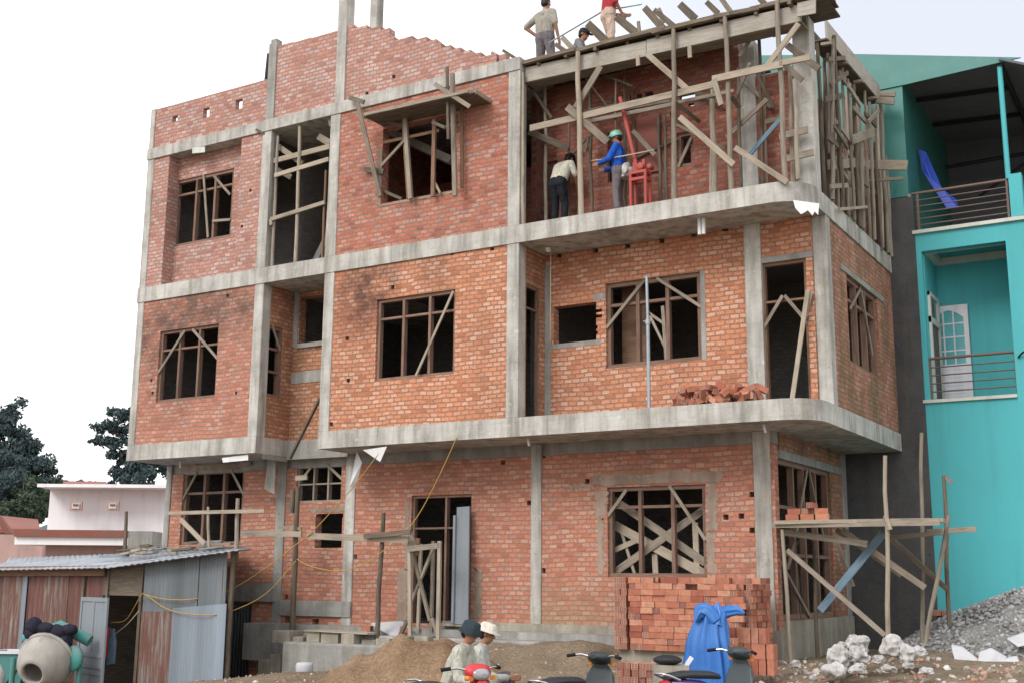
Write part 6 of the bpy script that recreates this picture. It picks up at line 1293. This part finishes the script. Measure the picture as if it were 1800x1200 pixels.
# on the open storey
p = onY(984, 376, .55)
person('worker in a cream shirt bending forward on the open storey, seen from behind', (p.x, .55, Z3T+.01), IMR+.85, J0(pelvis=(-.06, 0, .86), chest=(.07, 0, 1.13), neck=(.19, 0, 1.29), head=(.28, 0, 1.40), face=(1, 0, -.6), elbowL=(.13, .28, .98), wristL=(.28, .2, .80), elbowR=(.13, -.28, .98), wristR=(.30, -.2, .80), kneeL=(.0, .10, .46), kneeR=(.02, -.10, .46)), (.52, .50, .42), (.018, .02, .026), .42, ('cap', (.012, .012, .014)), scl=.98)
p = onY(1090, 362, .5)
person('worker in a bright blue jacket and green white helmet pulling a rope', (p.x, .45, Z3T+.01), IMR+math.pi-.35, J0(head=(.03, 0, 1.50), face=(1, .15, -.35), elbowL=(.12, .24, 1.03), wristL=(.34, .12, 1.0), elbowR=(.10, -.25, 1.0), wristR=(.30, -.10, .95), handL=(1, -.2, 0), handR=(1, .2, 0), palmL=(0, -1, 0), palmR=(0, 1, 0), curl=.9), (.02, .10, .50), (.16, .14, .15), .95, ('helmet', (.22, .45, .36)), scl=.97)
m = MB(); a_ = onY(1066, 280, .3); m.tube([onY(1040, 283, .35), a_, onY(1110, 272, .2), onY(1150, 264, .25)], .012, 6); standalone(m, 'rope', M_ropep, 'taut pale rope held by the worker in blue', 'rope')
# two seated workers by the red motorbike
sit = dict(pelvis=(0, 0, .40), chest=(.10, 0, .68), neck=(.18, 0, .87), head=(.22, 0, 1.0), elbowL=(.20, .26, .52), wristL=(.42, .2, .46), elbowR=(.20, -.27, .52), wristR=(.42, -.22, .46), kneeL=(.44, .14, .50), ankleL=(.46, .15, .09), kneeR=(.44, -.14, .50), ankleR=(.46, -.15, .09))
p1 = atD(826, 1090, 13.4); z1 = gz(p1.x, p1.y)
zs_ = p1.z-1.14; px_, py_ = p1.x-.22*math.cos(IMR-.35), p1.y-.22*math.sin(IMR-.35)
person('seated worker in a pale grey shirt and dark bucket hat beside the red motorbike', (px_, py_, zs_), IMR-.35, J0(**dict(sit, face=(1, -.1, -.25))), (.46, .45, .38), (.40, .38, .30), .95, ('bucket', (.035, .05, .06)))
m = MB(); m.box((px_-.2, py_-.18, gz(px_, py_)-.1), (px_+.15, py_+.2, zs_+.30)); standalone(m, 'concrete_block', M_plinth, 'grey block serving as a seat for the worker in the bucket hat', 'block')
p2 = atD(856, 1092, 14.0); zs_ = p2.z-1.14; qx, qy = p2.x-.22*math.cos(IMR-.1), p2.y-.22*math.sin(IMR-.1)
person('seated worker in a white brimmed helmet half hidden behind his mate', (qx, qy, zs_), IMR-.1, J0(**dict(sit, face=(1, .0, -.3), wristR=(.5, -.18, .52))), (.48, .48, .44), (.10, .10, .13), .95, ('brim', (.62, .58, .50)))
m = MB(); m.box((qx-.2, qy-.18, gz(qx, qy)-.1), (qx+.15, qy+.2, zs_+.30)); standalone(m, 'concrete_block', M_plinth, 'grey block serving as a seat for the worker in the white helmet', 'block')

# ------------------------------------------------------------------ motorbikes (underbone type)
def bike(loc, yaw, label, col, col2, shield, scl=1.0, steer=0.0):
    B = empty('motorbike', loc, label, 'motorbike', 'motorbikes parked in front', yaw); B.scale = (scl,)*3
    pc = paint_mat('bike_paint', col, .42, .45, tuple(x*.6 for x in col), .5, 6); pc2 = paint_mat('bike_paint', col2, .45, .5, tuple(x*.5 for x in col2), .5, 6); psh = paint_mat('bike_shield', shield, .5, .5, tuple(x*.5+.03 for x in shield), .5, 6)
    tyre = simple('tyre', (.015, .015, .016), .85, .2); chrome = simple('chrome', (.5, .5, .52), .2, .5, .9); seatm = simple('seat', (.025, .03, .038), .45, .3)
    def part(mb, name, mat, par=None): o = mb.build(name, mat, None); o.parent = par or B; return o
    def sect(x, y, z, w_, h_, p_=2.4, n=16): 
        r_ = []
        for k in range(n):
            a_ = 2*math.pi*k/n; ca, sa = math.cos(a_), math.sin(a_); r_.append(Vector((x, y+w_*math.copysign(abs(ca)**(2/p_), ca), z+h_*math.copysign(abs(sa)**(2/p_), sa))))
        return r_
    for x, nm in ((.62, 'front_wheel'), (-.60, 'rear_wheel')):
        m = MB(); m.lathe((x, 0, .28), [(.225, -.035), (.265, -.035), (.282, -.018), (.285, 0), (.282, .018), (.265, .035), (.225, .035), (.225, -.035)], 28, axis='y'); wl_ = part(m, nm, tyre)
        m = MB(); m.lathe((x, 0, .28), [(.228, -.03), (.205, -.022), (.205, .022), (.228, .03)], 28, axis='y'); m.lathe((x, 0, .28), [(.01, -.06), (.05, -.055), (.05, .055), (.01, .06)], 12, axis='y')
        for k in range(12): a_ = k*math.pi/6; m.tube([(x, .0, .28), (x+.21*math.cos(a_), 0, .28+.21*math.sin(a_))], .004, 4)
        part(m, 'rim', chrome, wl_)
    m = MB(); m.loft([sect(-.82, 0, .66, .045, .05), sect(-.70, 0, .645, .085, .08), sect(-.5, 0, .62, .115, .10), sect(-.25, 0, .58, .115, .11), sect(-.05, 0, .52, .10, .11), sect(.12, 0, .44, .09, .09), sect(.25, 0, .40, .08, .07)]); part(m, 'side_fairing', pc)
    m = MB()
    for s_ in (-1, 1): m.beam((-.78, .085*s_, .685), (-.25, .118*s_, .635), .012, .035); m.beam((-.6, .118*s_, .60), (-.15, .118*s_, .545), .012, .03)
    part(m, 'side_stripe', pc2)
    m = MB(); m.loft([sect(-.80, 0, .735, .06, .02), sect(-.72, 0, .755, .10, .035), sect(-.5, 0, .765, .125, .042), sect(-.3, 0, .755, .125, .045), sect(-.12, 0, .745, .11, .045), sect(.0, 0, .725, .08, .035), sect(.05, 0, .71, .05, .02)]); part(m, 'seat', seatm)
    m = MB(); m.tube([(-.70, .12, .72), (-.86, .11, .775), (-.90, .05, .79), (-.90, -.05, .79), (-.86, -.11, .775), (-.70, -.12, .72)], .013, 8); part(m, 'grab_rail', chrome)
    m = MB(); m.loft([sect(-.90, 0, .66, .035, .03), sect(-.85, 0, .665, .075, .045), sect(-.80, 0, .67, .08, .05)]); part(m, 'tail_light', simple('tail_red', (.42, .02, .02), .25, .5))
    m = MB(); m.loft([sect(-.86, 0, .50, .055, .10), sect(-.82, 0, .52, .06, .11)]); m.beam((-.72, 0, .56), (-.93, 0, .33), .14, .01); part(m, 'rear_mudguard', tyre)
    # leg shield, down tube, front cowl
    m = MB(); m.loft([sect(.30, 0, .34, .10, .05), sect(.36, 0, .48, .19, .07), sect(.41, 0, .62, .215, .085), sect(.44, 0, .74, .19, .09), sect(.45, 0, .84, .12, .07), sect(.44, 0, .90, .07, .04)]); part(m, 'leg_shield', psh)
    m = MB(); m.loft([sect(.42, 0, .60, .07, .05), sect(.50, 0, .68, .10, .10), sect(.53, 0, .76, .09, .09), sect(.50, 0, .84, .06, .05)]); part(m, 'front_cowl', pc)
    m = MB(); m.tube([(.62, .075, .28), (.52, .075, .60), (.45, .05, .80)], .024, 8); m.tube([(.62, -.075, .28), (.52, -.075, .60), (.45, -.05, .80)], .024, 8); part(m, 'fork', chrome)
    m = MB(); rings = []
    for k in range(11):
        a_ = R(-10+k*17); rings.append([Vector((.62+(.315+.03*math.cos(b_))*math.cos(a_), .07*math.sin(b_), .28+(.315+.03*math.cos(b_))*math.sin(a_))) for b_ in [2*math.pi*q/10 for q in range(10)]])
    m.loft(rings); part(m, 'front_mudguard', pc)
    # steering head
    m = MB(); m.loft([sect(.50, 0, .93, .05, .05), sect(.47, 0, .955, .13, .075), sect(.40, 0, .97, .15, .07), sect(.33, 0, .98, .10, .045), sect(.29, 0, .985, .04, .02)]); part(m, 'handlebar_cowl', psh if shield[0] < .1 else pc)
    m = MB(); m.loft([sect(.535, 0, .93, .03, .02), sect(.52, 0, .935, .08, .05), sect(.48, 0, .94, .10, .06)]); part(m, 'headlight', simple('lens', (.30, .31, .32), .12, .6))
    m = MB(); m.tube([(.40, .12, .98), (.37, .22, 1.0), (.30, .34, .985)], .014, 8); m.tube([(.40, -.12, .98), (.37, -.22, 1.0), (.30, -.34, .985)], .014, 8); hb_ = part(m, 'handlebar', chrome)
    for s_ in (-1, 1):
        m = MB(); m.tube([(.335, .27*s_, .995), (.285, .36*s_, .98)], .02, 8); part(m, 'grip', tyre, hb_)
        m = MB(); m.loft([sect(.49, .13*s_, .90, .035, .022), sect(.46, .16*s_, .905, .03, .025)]); part(m, 'indicator', simple('amber', (.55, .2, .03), .3, .5))
    m = MB(); m.loft([sect(-.12, 0, .34, .10, .10), sect(.1, 0, .35, .12, .11), sect(.26, 0, .33, .07, .07)]); m.tube([(.2, -.1, .32), (.0, -.12, .22), (-.3, -.14, .26)], .02, 8); part(m, 'engine', simple('engine_alloy', (.25, .25, .26), .45, .4, .7))
    m = MB(); m.tube([(-.28, -.14, .26), (-.5, -.16, .30), (-.85, -.17, .38)], [.03, .045, .045], 10); part(m, 'exhaust', chrome)
    m = MB(); m.tube([(-.15, .12, .3), (-.62, .12, .3)], .022, 8); m.tube([(-.62, .13, .28), (-.55, .13, .62)], .026, 8); m.tube([(-.62, -.13, .28), (-.55, -.13, .62)], .026, 8); m.tube([(.0, .1, .26), (.02, .3, .26)], .014, 6); m.tube([(.0, -.1, .26), (.02, -.3, .26)], .014, 6); m.tube([(-.05, .08, .26), (-.12, .26, .02)], .014, 6); part(m, 'swing_arm', simple('frame_dark', (.03, .03, .035), .5))
    return B
def place_bike(seat_px, t, yaw, *a, **k):
    p = atD(seat_px[0], seat_px[1], t); s_ = k.get('scl', 1.0)
    # the seat (local x -.4, z .8) sits at that place
    loc = (p.x+.40*s_*math.cos(yaw), p.y+.40*s_*math.sin(yaw), p.z-.80*s_); B = bike(loc, yaw, *a, **k); return B
RB = (.55, .03, .04)
place_bike((764, 1198), 12.6, IMR-.95, 'red motorbike with white flashes parked beside the two seated workers', RB, (.72, .70, .74), (.50, .03, .04))
place_bike((985, 1189), 13.0, IMR+.95, 'dark blue motorbike with a black steering column between the red bike and the tarp', (.10, .12, .34), (.55, .55, .72), (.02, .03, .035))
place_bike((1214, 1178), 13.2, IMR+.68, 'purple and black motorbike parked in front of the blue tarp', (.12, .07, .26), (.62, .58, .72), (.035, .05, .055))
bx4 = atD(1176, 1162, 15.5); e4 = Vector((CR.x, CR.y, 0)); f4 = Vector((-CR.y, CR.x, 0)); KB = empty('padded_box', (bx4.x, bx4.y, gz(bx4.x, bx4.y)), 'pale box with a black padded lid standing behind the purple motorbike', 'box', None, IMR)
m = MB(); z4 = gz(bx4.x, bx4.y)
m.beam(bx4-e4*.2+Vector((0, 0, -.16)), bx4+e4*.24+Vector((0, 0, -.16)), .3, .24); m.beam((bx4.x, bx4.y, z4), bx4+Vector((0, 0, -.28)), .2, .2, (1, 0, 0)); m.build('body', M_plinth, KB)
m = MB(); m.ell(bx4+Vector((-.02, 0, .02)), (.2, .15, .065), 16, 8); m.build('lid', M_black, KB)
m = MB(); m.beam(bx4+e4*.2+Vector((0, 0, -.08)), bx4+e4*.30+Vector((0, 0, .06)), .06, .05); m.build('handle', M_whitep, KB)
